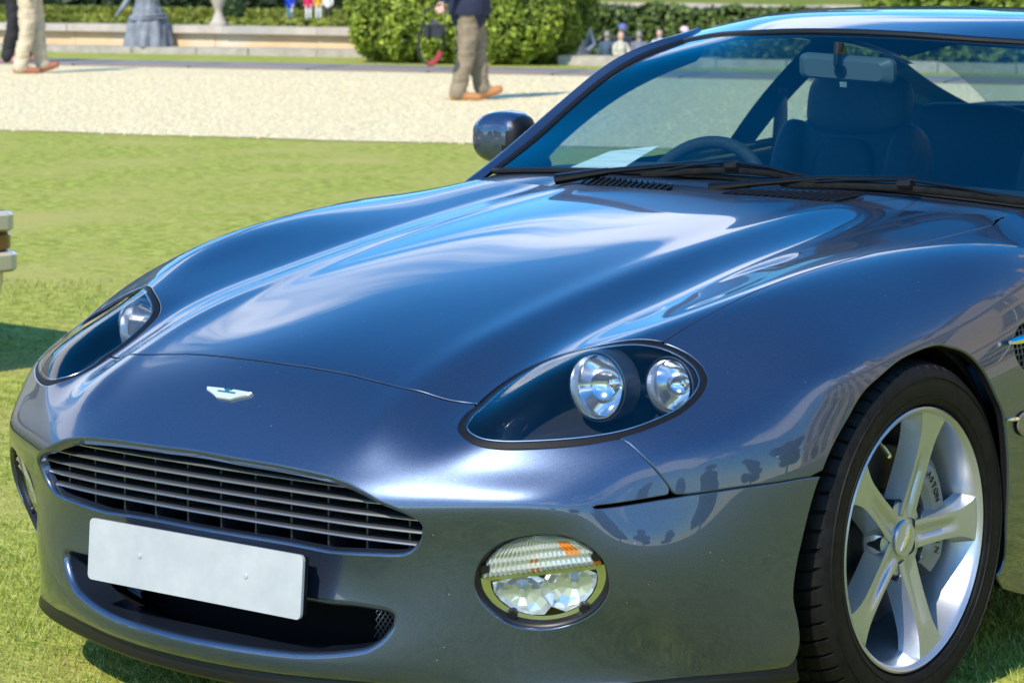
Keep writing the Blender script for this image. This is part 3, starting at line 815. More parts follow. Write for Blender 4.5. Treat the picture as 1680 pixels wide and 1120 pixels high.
standing((-42.98, 61.35, ZS), to_cam + R(40), DKJ, SKIN, HAIRD, 1.76, hat=CAPP, label="person in a pale pink hat just above the windscreen pillar")
ROYAL = cloth("royal_blue_coat", (0.02, 0.06, 0.55), 4); WHITEC = cloth("white_trousers", (0.75, 0.75, 0.75), 4); REDC = cloth("crimson_top", (0.62, 0.03, 0.10), 4); YEL = cloth("mustard_coat", (0.62, 0.36, 0.03), 4)
gx = [G(-55.9, 143.2, ZS), G(-55.2, 144.2, ZS), G(-55.3, 146.0, ZS), G(-54.6, 145.6, ZS)]
standing(gx[0], to_cam, ROYAL, SKIN, HAIRD, 1.7, legs=WHITEC, label="distant person in royal blue top and white trousers")
standing(gx[1], to_cam, REDC, SKIN, HAIRB, 1.65, legs=WHITEC, label="distant person in crimson top beside the one in blue")
standing(gx[2], to_cam, YEL, SKIN, HAIRG, 1.7, legs=WHITEC, label="distant person in mustard coat")
standing(gx[3], to_cam, WHITEC, SKIN, HAIRD, 1.72, legs=DARKT, label="distant person in white top and black trousers")

# ================================================================== the blue car
# body surface: bicubic B-spline, v = from under the nose up and back to the scuttle, u = from the centre line round to the sill
CP = np.array([0.0059,-0.8463,0.1551,0.1935,-0.8427,0.1528,0.3653,-0.8337,0.1408,0.5175,-0.8189,0.1198,0.6333,-0.7824,0.1075,0.7082,-0.7041,0.1209,0.7607,-0.5952,0.1468,0.8043,-0.4765,0.1641,0.8373,-0.3506,0.1598,0.8516,-0.1999,0.1295,0.8419,-0.0099,0.0741,0.8073,0.2230,-0.0034,0.0079,-0.9648,0.1220,0.1977,-0.9470,0.1259,0.3599,-0.8952,0.1344,0.5046,-0.8355,0.1347,0.6156,-0.7674,0.1307,0.6935,-0.6600,0.1453,0.7719,-0.5510,0.1503,0.8348,-0.4522,0.1472,0.8667,-0.3501,0.1434,0.8742,-0.2083,0.1325,0.8643,-0.0111,0.1027,0.8386,0.2401,0.0498,0.0069,-0.9930,0.1770,0.2000,-0.9679,0.1736,0.3662,-0.9165,0.1783,0.5087,-0.8569,0.1992,0.6111,-0.7652,0.2193,0.7007,-0.6589,0.2119,0.7956,-0.5590,0.1963,0.8552,-0.4548,0.1912,0.8798,-0.3507,0.1905,0.8875,-0.2099,0.1820,0.8820,-0.0108,0.1500,0.8624,0.2500,0.0872,0.0041,-0.9482,0.2938,0.2000,-0.9146,0.2870,0.3702,-0.8976,0.2774,0.5087,-0.8618,0.2980,0.6142,-0.7773,0.3228,0.7362,-0.7133,0.2965,0.8191,-0.6013,0.2841,0.8614,-0.4707,0.2915,0.8840,-0.3563,0.2916,0.8959,-0.2114,0.2693,0.8943,-0.0099,0.2109,0.8782,0.2551,0.1130,0.0022,-0.9211,0.3932,0.2031,-0.8969,0.3932,0.3666,-0.9111,0.3821,0.5020,-0.8632,0.3983,0.6281,-0.7974,0.4169,0.7483,-0.7415,0.3882,0.8183,-0.6208,0.3869,0.8610,-0.4844,0.4024,0.8885,-0.3657,0.3993,0.9030,-0.2147,0.3618,0.9029,-0.0096,0.2764,0.8871,0.2555,0.1383,0.0052,-0.9977,0.4590,0.2096,-0.9932,0.4547,0.3546,-0.9780,0.4451,0.5160,-0.8894,0.4668,0.6605,-0.8242,0.4820,0.7317,-0.7119,0.4711,0.8067,-0.5995,0.4840,0.8603,-0.4788,0.4942,0.8924,-0.3622,0.4843,0.9080,-0.2115,0.4362,0.9078,-0.0096,0.3323,0.8909,0.2444,0.1735,0.0076,-0.9544,0.5189,0.2061,-0.9543,0.5165,0.3360,-0.9384,0.5115,0.4904,-0.8622,0.5180,0.6194,-0.7801,0.5229,0.7450,-0.6922,0.5480,0.8184,-0.5662,0.5620,0.8581,-0.4395,0.5625,0.8903,-0.3287,0.5466,0.9085,-0.1888,0.4891,0.9088,-0.0068,0.3793,0.8927,0.2123,0.2256,0.0060,-0.8860,0.6010,0.2045,-0.8819,0.5930,0.3622,-0.8716,0.5826,0.4758,-0.8384,0.5725,0.5936,-0.7652,0.6128,0.7174,-0.6350,0.6070,0.8074,-0.4964,0.6139,0.8587,-0.3782,0.6177,0.8903,-0.2722,0.5946,0.9064,-0.1473,0.5310,0.9074,-0.0020,0.4263,0.8956,0.1570,0.2861,0.0034,-0.7991,0.6713,0.1970,-0.7890,0.6510,0.3647,-0.7656,0.6365,0.4307,-0.7355,0.5992,0.5434,-0.6854,0.6823,0.6517,-0.5256,0.6573,0.7866,-0.4053,0.6799,0.8686,-0.3041,0.6790,0.8959,-0.2020,0.6279,0.9050,-0.1009,0.5602,0.9058,-0.0016,0.4646,0.8990,0.0925,0.3240,0.0021,-0.6215,0.7175,0.1716,-0.6101,0.7033,0.3256,-0.5930,0.7025,0.4479,-0.5722,0.6938,0.5664,-0.5041,0.7108,0.6420,-0.3771,0.7502,0.7714,-0.2714,0.7478,0.8663,-0.1806,0.7055,0.9013,-0.1060,0.6325,0.9078,-0.0497,0.5534,0.9061,0.0008,0.4497,0.8987,0.0515,0.2999,0.0038,-0.3622,0.7672,0.1675,-0.3560,0.7678,0.3186,-0.3347,0.7598,0.4662,-0.2874,0.7343,0.5880,-0.2271,0.7610,0.6809,-0.1648,0.8070,0.7832,-0.0828,0.7829,0.8650,-0.0092,0.7184,0.9053,0.0270,0.6246,0.9127,0.0377,0.5051,0.9066,0.0492,0.3654,0.8895,0.0779,0.2094,0.0028,-0.0537,0.8166,0.1731,-0.0515,0.8184,0.3313,-0.0375,0.8071,0.4723,-0.0028,0.7856,0.5925,0.0402,0.8183,0.7049,0.0909,0.8352,0.8010,0.1504,0.7969,0.8739,0.1921,0.7342,0.9093,0.2073,0.6205,0.9134,0.2071,0.4560,0.8998,0.2038,0.2758,0.8690,0.2052,0.0987,0.0009,0.2805,0.8560,0.1821,0.2825,0.8569,0.3469,0.2879,0.8484,0.4811,0.3065,0.8263,0.6005,0.3299,0.8389,0.7229,0.3547,0.8410,0.8250,0.3934,0.8385,0.8822,0.4240,0.7602,0.9089,0.4354,0.6228,0.9086,0.4395,0.4327,0.8852,0.4365,0.2238,0.8414,0.4208,0.0125,-0.0031,0.6174,0.8875,0.1855,0.6201,0.8857,0.3643,0.6245,0.8772,0.4963,0.6296,0.8663,0.6144,0.6333,0.8868,0.7204,0.6452,0.8517,0.8089,0.6732,0.8113,0.8734,0.6930,0.7579,0.9058,0.7006,0.6278,0.9050,0.7037,0.4301,0.8746,0.7025,0.2069,0.8182,0.6905,-0.0326,-0.0029,0.9514,0.9157,0.1868,0.9522,0.9124,0.3653,0.9533,0.9043,0.5016,0.9510,0.9010,0.6159,0.9481,0.9079,0.7141,0.9564,0.8752,0.7989,0.9770,0.8237,0.8669,0.9925,0.7564,0.9043,0.9966,0.6268,0.9054,0.9957,0.4322,0.8727,0.9940,0.2075,0.8069,0.9899,-0.0437,0.0008,1.2963,0.9379,0.1869,1.2961,0.9347,0.3586,1.2955,0.9265,0.4973,1.2939,0.9173,0.6131,1.2925,0.9061,0.7152,1.2941,0.8868,0.8021,1.2983,0.8434,0.8683,1.3015,0.7602,0.9048,1.3009,0.6232,0.9068,1.2987,0.4325,0.8750,1.2993,0.2124,0.8088,1.3058,-0.0345,0.0075,1.6551,0.9547,0.1852,1.6567,0.9496,0.3456,1.6612,0.9352,0.4866,1.6665,0.9163,0.6125,1.6667,0.9006,0.7240,1.6563,0.8855,0.8145,1.6376,0.8478,0.8770,1.6189,0.7618,0.9082,1.6077,0.6205,0.9087,1.6063,0.4347,0.8802,1.6153,0.2220,0.8232,1.6357,-0.0109], float).reshape(17, 12, 3)
NV, NU = 15, 11
OUT = {"hl":[[6.9007,3.0208],[7.1896,3.0347],[7.432,3.0702],[7.6902,3.1671],[7.8404,3.3407],[7.9014,3.5987],[7.8929,3.9189],[7.832,4.273],[7.7591,4.523],[7.6566,4.7761],[7.5726,4.9393],[7.4799,5.084],[7.3217,5.2851],[7.1064,5.4734],[6.887,5.5935],[6.7477,5.6395],[6.5269,5.6546],[6.2804,5.6116],[6.0243,5.4981],[5.8453,5.346],[5.6547,5.1061],[5.5313,4.8637],[5.4591,4.5329],[5.4409,4.1975],[5.4659,3.8581],[5.5289,3.5915],[5.6557,3.3643],[5.8678,3.1859],[6.1069,3.05],[6.2913,2.9826],[6.4781,2.9584],[6.7061,2.9603]],"gapf":[[6.9281,3.0038],[6.9457,2.756],[6.9239,2.5281],[6.9072,2.3626],[6.8935,2.2012],[6.8741,1.8543],[6.9183,1.4995],[6.9405,1.2217],[6.956,0.965],[6.9258,0.5373],[6.9013,0.2543]],"gaps":[[7.6169,4.8544],[7.8751,4.8969],[8.355,4.9695],[8.8853,4.9174],[9.3626,4.9153],[9.8213,4.9463],[10.3058,4.9472],[10.8052,4.9578],[11.2744,4.9079],[11.556,4.9091],[11.7233,4.904]],"bonrear":[[12.0357,4.6958],[11.8236,3.936],[11.9533,2.8262],[11.8577,2.149],[11.8206,1.2233],[11.7644,0.3778]],"bfgap":[[5.5323,4.9087],[5.0834,5.1624],[4.6312,5.4326],[4.1092,5.7363]],"slot":[[3.9695,4.6956],[4.0487,5.2878],[4.0724,5.7416],[4.0517,6.5534],[4.0819,7.3585],[4.2884,8.0853]],"grille_up":[[4.9163,0.4072],[4.9207,0.7029],[4.9235,1.0221],[4.9106,1.3615],[4.8661,1.6954],[4.7931,1.8699],[4.7126,2.0105],[4.5206,2.2026],[4.3377,2.3381],[4.1559,2.4858],[3.9888,2.6076],[3.7662,2.7225],[3.5805,2.7639]],"grille_low":[[3.4088,2.7535],[3.1791,2.7009],[3.01,2.6168],[2.9018,2.5006],[2.8605,2.3521],[2.8443,1.9594],[2.7563,1.4271]],"int_up":[[2.0146,1.4528],[2.0412,1.7736],[2.0178,2.0462],[1.9868,2.1875],[1.8974,2.2883],[1.7732,2.3142]],"int_low":[[1.604,2.2905],[1.3587,2.1777],[1.1858,2.0367],[1.1006,1.915],[1.0042,1.6653],[0.9216,1.3641],[0.881,1.1303]],"fog":[[2.3149,3.2495],[2.5961,3.3015],[2.879,3.436],[3.1142,3.6551],[3.2433,3.8931],[3.3067,4.1395],[3.3159,4.3933],[3.2071,4.6367],[3.0099,4.8272],[2.7681,4.9349],[2.4653,4.9632],[2.1981,4.927],[1.8746,4.7878],[1.6205,4.5888],[1.4324,4.3172],[1.3796,4.0227],[1.4532,3.7544],[1.6397,3.5422],[1.8911,3.3685],[2.1004,3.2805]],"arch":[[4.2957,8.084],[4.8632,8.1193],[5.6223,8.1333],[6.3575,8.0813],[7.6368,7.81],[8.5112,7.5255],[9.1934,7.4201],[9.48,7.5165],[9.7147,7.6718],[9.9235,7.9511],[10.1169,8.3112],[10.2524,8.5626],[10.374,9.1257],[10.4613,9.7179],[10.5296,10.0524],[10.4384,10.2362]],"bumprear":[[4.2811,8.0865],[3.6738,8.0053],[3.038,7.8984],[2.4013,7.7567],[1.9264,7.7087],[1.4694,7.8186],[0.9984,7.8747],[0.2605,7.814]]}
def _bas(t): return np.stack([(1 - t) ** 3 / 6, (3 * t ** 3 - 6 * t ** 2 + 4) / 6, (-3 * t ** 3 + 3 * t ** 2 + 3 * t + 1) / 6, t ** 3 / 6], -1)
def S0(v, u):
    v = np.asarray(v, float); u = np.asarray(u, float)
    sg = np.where(u < 0, -1.0, 1.0); u = np.abs(u)
    i = np.clip(np.floor(v), 0, NV - 2).astype(int); j = np.clip(np.floor(u), 0, NU - 2).astype(int)
    bv = _bas(v - i); bu = _bas(u - j)
    P = np.zeros(v.shape + (3,))
    for a in range(4):
        for b in range(4):
            jj = j - 1 + b
            q = CP[i + a, np.abs(jj)].copy()
            q[..., 0] *= np.where(jj < 0, -1.0, 1.0)
            P += (bv[..., a] * bu[..., b])[..., None] * q
    P[..., 0] *= sg
    # the bonnet's two long ridges with the hollow beside each
    x = np.abs(P[..., 0]); w = np.clip((v - 4.9) / 1.2, 0, 1) * np.clip((12.6 - v) / 1.2, 0, 1); w = w * w * (3 - 2 * w)
    h = 0.0055 * np.exp(-((x - .345) / .042) ** 2) - 0.0065 * np.exp(-((x - .45) / .058) ** 2)
    a = np.interp(v, [4.9, 6, 7, 8, 12], [1.15, .85, .40, .2, .12])
    P[..., 1] -= h * w * np.sin(a); P[..., 2] += h * w * np.cos(a)
    return P
def SN(v, u):
    v = np.asarray(v, float); u = np.asarray(u, float); au = np.abs(u); sg = np.where(u < 0, -1.0, 1.0)
    h = 2e-3
    pv = (S0(v + h, au) - S0(v - h, au)) / (2 * h)
    # central difference across the mirror line stays smooth because S0 mirrors itself
    pu = (S0(v, au + h) - S0(v, np.where(au - h < 0, au - h, au - h))) / (2 * h)
    n = np.cross(pu, pv); n /= np.linalg.norm(n, axis=-1)[..., None] + 1e-12
    n[..., 0] *= sg
    return n
def SJ(v, u):
    h = 2e-3
    au = np.abs(u); sg = np.where(u < 0, -1.0, 1.0)
    pv = (S0(v + h, au) - S0(v - h, au)) / (2 * h); pu = (S0(v, au + h) - S0(v, au - h)) / (2 * h)
    m = np.array([1.0, 1.0, 1.0])
    pv = pv.copy(); pu = pu.copy()
    pv[..., 0] *= sg; pu[..., 0] *= sg; pu *= sg[..., None]
    return pv, pu
def to_uv(v, u, d3):
    """move along the surface by the 3D vectors d3"""
    pv, pu = SJ(v, u)
    a = (pv * pv).sum(-1); b = (pv * pu).sum(-1); c = (pu * pu).sum(-1)
    p = (d3 * pv).sum(-1); q = (d3 * pu).sum(-1); det = a * c - b * b + 1e-12
    return v + (c * p - b * q) / det, u + (a * q - b * p) / det

def crom(P, k=6, closed=False):
    """Catmull-Rom through the points"""
    P = np.asarray(P, float); n = len(P)
    if n < 3: return P
    out = []
    for i in range(n if closed else n - 1):
        if closed: p0, p1, p2, p3 = P[(i - 1) % n], P[i], P[(i + 1) % n], P[(i + 2) % n]
        else:
            p1, p2 = P[i], P[i + 1]
            p0 = P[i - 1] if i else 2 * p1 - p2; p3 = P[i + 2] if i + 2 < n else 2 * p2 - p1
        for t in np.linspace(0, 1, k, endpoint=False):
            out.append(0.5 * (2 * p1 + (p2 - p0) * t + (2 * p0 - 5 * p1 + 4 * p2 - p3) * t * t + (3 * p1 - p0 - 3 * p2 + p3) * t ** 3))
    if not closed: out.append(P[-1])
    return np.array(out)
def resample(L, step=0.008, closed=True):
    """even spacing measured on the surface"""
    L = np.asarray(L, float)
    if closed: L = np.vstack([L, L[:1]])
    # subdivide first so arc length is measured along the surface
    D = []
    for a, b in zip(L[:-1], L[1:]):
        for t in np.linspace(0, 1, 8, endpoint=False): D.append(a + (b - a) * t)
    D.append(L[-1]); D = np.array(D)
    P = S0(D[:, 0], D[:, 1]); s = np.r_[0, np.cumsum(np.linalg.norm(np.diff(P, axis=0), axis=1))]
    n = max(8, int(s[-1] / step)); q = np.linspace(0, s[-1], n, endpoint=not closed)
    return np.c_[np.interp(q, s, D[:, 0]), np.interp(q, s, D[:, 1])]
def inside(P, L):
    x, y = P[:, 0], P[:, 1]; r = np.zeros(len(P), bool)
    a = L; b = np.roll(L, -1, 0)
    for k in range(len(L)):
        (x1, y1), (x2, y2) = a[k], b[k]
        if y1 == y2: continue
        c = (y1 > y) != (y2 > y)
        r ^= c & (x < (x2 - x1) * (y - y1) / (y2 - y1) + x1)
    return r
def loop_frame(L, inner_is_panel=True):
    """3D points, surface normals and the in-surface direction pointing off the enclosed area"""
    P = S0(L[:, 0], L[:, 1]); n = SN(L[:, 0], L[:, 1])
    t = np.roll(P, -1, 0) - np.roll(P, 1, 0); t /= np.linalg.norm(t, axis=1)[:, None] + 1e-12
    o = np.cross(t, n)
    v2, u2 = to_uv(L[:, 0], L[:, 1], o * 0.002)
    if inside(np.c_[v2, u2], L).mean() > 0.5: o = -o
    return P, n, o
def inset(L, d):
    P, n, o = loop_frame(L)
    # average directions for stability at corners
    for _ in range(1): o = (o + 0.5 * np.roll(o, 1, 0) + 0.5 * np.roll(o, -1, 0)); o /= np.linalg.norm(o, axis=1)[:, None] + 1e-12
    v, u = to_uv(L[:, 0], L[:, 1], -o * d)
    return np.c_[v, u]

def panel(name, outer, holes, mat, parent, step=0.085, r=0.0025, depth=0.012, hole_spec=None, off=0.0, gap=0.0022, lstep=0.008, edge_mat=None):
    """a sheet of the body surface bounded by outer and pierced by holes, edges rolled inwards"""
    O = resample(outer, lstep)
    if gap: O = inset(O, gap)
    H = [resample(h, 0.006) for h in holes]
    loops = [O] + H
    lo, hi = O.min(0), O.max(0)
    gv = np.arange(lo[0], hi[0], step); gu = np.arange(lo[1], hi[1], step)
    A, B = np.meshgrid(gv, gu, indexing='ij'); A = A + (np.arange(A.shape[1]) % 2)[None] * step * .5
    Q = np.c_[A.ravel(), B.ravel()]
    k = inside(Q, O)
    for h in H: k &= ~inside(Q, h)
    Q = Q[k]
    bpts = np.vstack(loops)
    # drop grid points hugging the boundary
    if len(Q):
        md = np.full(len(Q), 1e9)
        for s in range(0, len(bpts), 200):
            d = ((Q[:, None, :] - bpts[None, s:s + 200]) ** 2).sum(-1).min(1); md = np.minimum(md, d)
        Q = Q[md > (0.38 * step) ** 2]
    pts = np.vstack([bpts, Q]); edges = []; b = 0
    for l in loops:
        n = len(l); edges += [(b + i, b + (i + 1) % n) for i in range(n)]; b += n
    res = delaunay_2d_cdt([Vector(p) for p in pts], edges, [], 0, 1e-7)
    UV = np.array([tuple(p) for p in res[0]]); T = np.array([f for f in res[2] if len(f) == 3])
    cen = UV[T].mean(1)
    k = inside(cen, O)
    for h in H: k &= ~inside(cen, h)
    T = T[k]
    P = S0(UV[:, 0], UV[:, 1]); N = SN(UV[:, 0], UV[:, 1])
    P = P + N * off
    fn = np.cross(P[T[:, 1]] - P[T[:, 0]], P[T[:, 2]] - P[T[:, 0]])
    bad = (fn * N[T].mean(1)).sum(1) < 0
    T[bad] = T[bad][:, ::-1]
    V = [P]; NN = [N]; F = [T]; FM = [np.zeros(len(T), int)]; base = len(P)
    specs = [(r, depth)] + list(hole_spec or [(0.004, 0.012)] * len(H))
    for li, l in enumerate(loops):
        rr, dd = specs[li]
        if not dd: continue
        p, n, o = loop_frame(l)
        if li: o = -o                       # a hole: roll towards its middle
        p = p + n * off
        m = len(l); rings = []
        angs = [0, 18, 36, 54, 72, 90] if rr > 0.006 else [0, 30, 60, 90]
        for a in angs:
            a = R(a)
            rings.append((p + o * rr * math.sin(a) - n * rr * (1 - math.cos(a)), n * math.cos(a) + o * math.sin(a)))
        if dd > rr: rings.append((p + o * rr - n * dd, o))
        for q, w in rings: V.append(q); NN.append(w)
        tri = []
        for k_ in range(len(rings) - 1):
            i = np.arange(m); j = (i + 1) % m; x0 = base + k_ * m; x1 = x0 + m
            tri.append(np.c_[x0 + i, x0 + j, x1 + j]); tri.append(np.c_[x0 + i, x1 + j, x1 + i])
        tri = np.vstack(tri)
        VV = np.vstack(V); WW = np.vstack(NN)
        fn = np.cross(VV[tri[:, 1]] - VV[tri[:, 0]], VV[tri[:, 2]] - VV[tri[:, 0]])
        bad = (fn * WW[tri].mean(1)).sum(1) < 0
        tri[bad] = tri[bad][:, ::-1]
        fm = np.zeros(len(tri), int)
        if li == 0 and dd > rr: fm[-2 * m:] = 1            # body flange coloured black, standing in for shade inside the shut line
        F.append(tri); FM.append(fm); base += m * len(rings)
    return obj(name, np.vstack(V), np.vstack(F), [mat, MATT], parent, True, np.vstack(NN), fmat=np.concatenate(FM))

def well(name, loop, d0, d1, mat, parent, shrink=0.0, cap=True, off3=None):
    """walls going in from the rim of an opening, closed at the back"""
    L = resample(loop, 0.008); p, n, o = loop_frame(L); m = len(L)
    c = p.mean(0); nn = n.mean(0); nn /= np.linalg.norm(nn)
    a = p - n * d0; b = p - nn * d1 + (c - p) * shrink
    if off3 is not None: b = b + np.array(off3)
    V = np.vstack([a, b, [b.mean(0)]])
    F = []
    for i in range(m):
        j = (i + 1) % m
        F.append((i, j, m + j, m + i))
        if cap: F.append((m + i, m + j, 2 * m))
    return obj(name, V, F, mat, parent, True, sharp=R(40))

def mirror_uv(L): L = np.asarray(L, float).copy(); L[:, 1] *= -1; return L
def full(half):
    half = np.asarray(half, float); return np.vstack([half, mirror_uv(half[::-1])[1:-1]]) if abs(half[0, 1]) < 1e-6 else np.vstack([half, mirror_uv(half[::-1])])

o_ = {k: np.array(v) for k, v in OUT.items()}
hl = crom(o_['hl'], 4, True)
hl_raw = o_['hl']
gapf, gaps, slot, arch, brear = (crom(o_[k], 4) for k in ('gapf', 'gaps', 'slot', 'arch', 'bumprear'))
bfgap = crom(o_['bfgap'], 4); bonrear = crom(o_['bonrear'], 4)
V0F = gapf[-1, 0]
VRC = 11.74
hl_up = crom(hl_raw[0:10], 4); hl_rear = crom(hl_raw[10:22], 4); hl_front = crom(np.vstack([hl_raw[21:], hl_raw[:1]]), 4)

car = empty("parked_car", (0, 0, 0))
tag(car, "dark blue metallic sports coupe parked on the lawn in the foreground", "car")

bon_half = np.vstack([[(V0F, 0)], gapf[::-1], hl_up, gaps, [(11.9, 4.72)], bonrear, [(VRC, 0)]])
bonnet = panel("bonnet", full(bon_half), [], PAINT, car, r=0.002, depth=0.014, gap=0.0042)

sl = slot[:9]            # part of the slot that runs on into the bumper
slot_lo = sl[::-1] - [0.022, 0]; slot_hi = sl + [0.020, 0]
bot = np.c_[np.full(40, 0.03), np.linspace(0, 7.55, 40)]
bump_half = np.vstack([[(0.03, 0)], bot[1:], [(0.12, 7.74)], brear[::-1][1:-1], slot[9:][::-1] - [0.012, 0], slot_lo, slot_hi[:-1], [(4.10, 5.66)], bfgap[::-1][1:], hl_front[1:], gapf[1:], [(V0F, 0)]])
gu_, gl_ = o_['grille_up'], o_['grille_low']
gr_half = np.vstack([[(gu_[0, 0] + .02, 0)], crom(np.vstack([gu_, gl_]), 4), [(gl_[-1, 0], 0)]])
iu, il = o_['int_up'], o_['int_low']
in_half = np.vstack([[(iu[0, 0], 0)], crom(np.vstack([iu, il]), 4), [(il[-1, 0] - .04, 0)]])
grille_loop, intake_loop = full(gr_half), full(in_half)
fog = crom(o_['fog'], 4, True)
bumper = panel("bumper", full(bump_half), [grille_loop, intake_loop, fog, mirror_uv(fog)], PAINT, car, r=0.0025, depth=0.014, gap=0.0034,
               hole_spec=[(0.0065, 0.020), (0.012, 0.075), (0.003, 0.014), (0.003, 0.014)])
fen_half = np.vstack([hl_rear, bfgap[1:], slot[9:-1], arch[1:], [(10.6, 10.33), (11.2, 10.38), (12.1, 10.4), (13.0, 10.4)],
                      np.c_[np.full(24, 13.0), np.linspace(10.2, 5.3, 24)], [(13.0, 5.1), (12.7, 4.98), (12.45, 4.8), (12.2, 4.66)], [(11.93, 4.74)], gaps[::-1]])
vent_c = np.array([10.78, 7.78])
for s, nm in ((1, "near"), (-1, "far")):
    lo = fen_half if s > 0 else mirror_uv(fen_half)
    a = np.linspace(0, 2 * math.pi, 28, endpoint=False)
    vl = np.c_[vent_c[0] + .30 * np.cos(a), vent_c[1] + .36 * np.sin(a)]
    vl = vl if s > 0 else mirror_uv(vl)
    f = panel("fender", lo, [vl], PAINT, car, r=0.004, depth=0.016, hole_spec=[(0.004, 0.012)])
    w = well("side_vent", vl, 0.008, 0.03, MATT, f)
    mb = MB()                                           # chrome blade across the vent
    q = S0(np.linspace(10.36, 11.2, 9), np.full(9, 7.66) * s) + SN(np.linspace(10.36, 11.2, 9), np.full(9, 7.66) * s) * 0.012
    mb.tube(q, [.004, .007] + [.008] * 6 + [.006], 10); mb.build("vent_blade", CHROME, f)
    mb = MB()
    for k in range(9):                                  # fine mesh in the vent
        t = -.32 + .08 * k
        q = S0(np.linspace(10.52, 11.04, 6), np.full(6, vent_c[1] + t) * s) - SN(np.linspace(10.52, 11.04, 6), np.full(6, vent_c[1] + t) * s) * 0.006
        mb.tube(q, .0016, 5)
        q = S0(np.full(6, vent_c[0] + t * .8), np.linspace(7.48, 8.08, 6) * s) - SN(np.full(6, vent_c[0] + t * .8), np.linspace(7.48, 8.08, 6) * s) * 0.006
        mb.tube(q, .0016, 5)
    tag(mb.build("vent_mesh", principled("vent_wire", (.10, .10, .11), .4, .7), f), kind="stuff")
    # side repeater with its chrome strip
    q = S0(np.linspace(10.27, 10.46, 5), np.full(5, 8.60) * s) + SN(np.linspace(10.27, 10.46, 5), np.full(5, 8.60) * s) * 0.003
    mb = MB(); mb.tube(q, [.0015, .003, .004, .004, .004], 8); mb.build("chrome_strip", CHROME, f)
    lamp = panel("repeater_lamp", resample(np.c_[10.62 + .17 * np.cos(a), (8.66 + .12 * np.sin(a)) * s], .006), [], principled("repeater_lens", (.12, .10, .09), .1, coat=1.0), f, r=.003, depth=.006, off=.007, gap=0)

# ---- black parts seen through the shut lines, wheel housings, undertray
mb = MB()
us = np.linspace(-8.0, 8.0, 120)
T0 = S0(np.full(120, 0.03), us); N0 = T0 - np.array([0, 0.2, 0.3]) ; 
cdir = -np.c_[T0[:, 0] * .75, T0[:, 1] + .1, np.zeros(120)]; cdir /= np.linalg.norm(cdir, axis=1)[:, None]
ring = [T0 + cdir * .006 + [0, 0, .012], T0 + cdir * .006 - [0, 0, .004], T0 - cdir * .002 - [0, 0, .022], T0 + cdir * .006 - [0, 0, .030], T0 + cdir * .16 - [0, 0, .022]]
Vv = np.vstack(ring); Ff = []
for k in range(4):
    for i in range(119): Ff.append((k * 120 + i, k * 120 + i + 1, (k + 1) * 120 + i + 1, (k + 1) * 120 + i))
obj("front_splitter", Vv, Ff, BLACK, car, True)
# an inner black shell a little under the whole surface keeps the gaps dark
us = np.linspace(-7.4, 7.4, 90); vs_ = np.linspace(3.6, 12.6, 60)
A, B = np.meshgrid(vs_, us, indexing='ij'); P = S0(A.ravel(), B.ravel()) - SN(A.ravel(), B.ravel()) * 0.03
A_, B_ = A.ravel(), B.ravel()
hole = np.zeros(len(A_), bool)
hl_big = inset(resample(hl, .01), -.065)
for lp in (hl_big, mirror_uv(hl_big), grille_loop, fog, mirror_uv(fog)): hole |= inside(np.c_[A_, B_], lp)
hole |= inside(np.c_[A_, np.abs(B_)], np.vstack([brear, arch, [(8, 9.5), (2, 9.5)]]))
Ff = []
for i in range(59):
    for j in range(89):
        q = (i * 90 + j, i * 90 + j + 1, (i + 1) * 90 + j + 1, (i + 1) * 90 + j)
        if not hole[list(q)].any() and A.ravel()[q[0]] > 4.3: Ff.append(q)
obj("inner_panels", P, Ff, MATT, car, True)
for s in (1, -1):
    for yc in (-0.03, 2.59):
        mb = MB()
        prof = []
        V = []; F = []; n = 28
        for x in (0.885, 0.86, 0.45):
            for k in range(n + 1):
                a = R(-25) + (math.pi + R(50)) * k / n
                rr = 0.352 if x > .87 else .372
                V.append((x * s, yc + rr * math.cos(a), 0.335 + rr * math.sin(a)))
        for i in range(2):
            for k in range(n): F.append((i * (n + 1) + k, i * (n + 1) + k + 1, (i + 1) * (n + 1) + k + 1, (i + 1) * (n + 1) + k))
        F.append(tuple(range(2 * (n + 1), 3 * (n + 1))))
        if yc < 1: V = [(max(min(p[0], .868), -.868), p[1], p[2]) for p in V]
        mb.add(V, F); mb.build("wheel_housing", MATT, car)
mb = MB(); mb.box((0, 1.4, 0.19), (1.5, 4.0, 0.02)); mb.build("undertray", MATT, car, smooth=False)

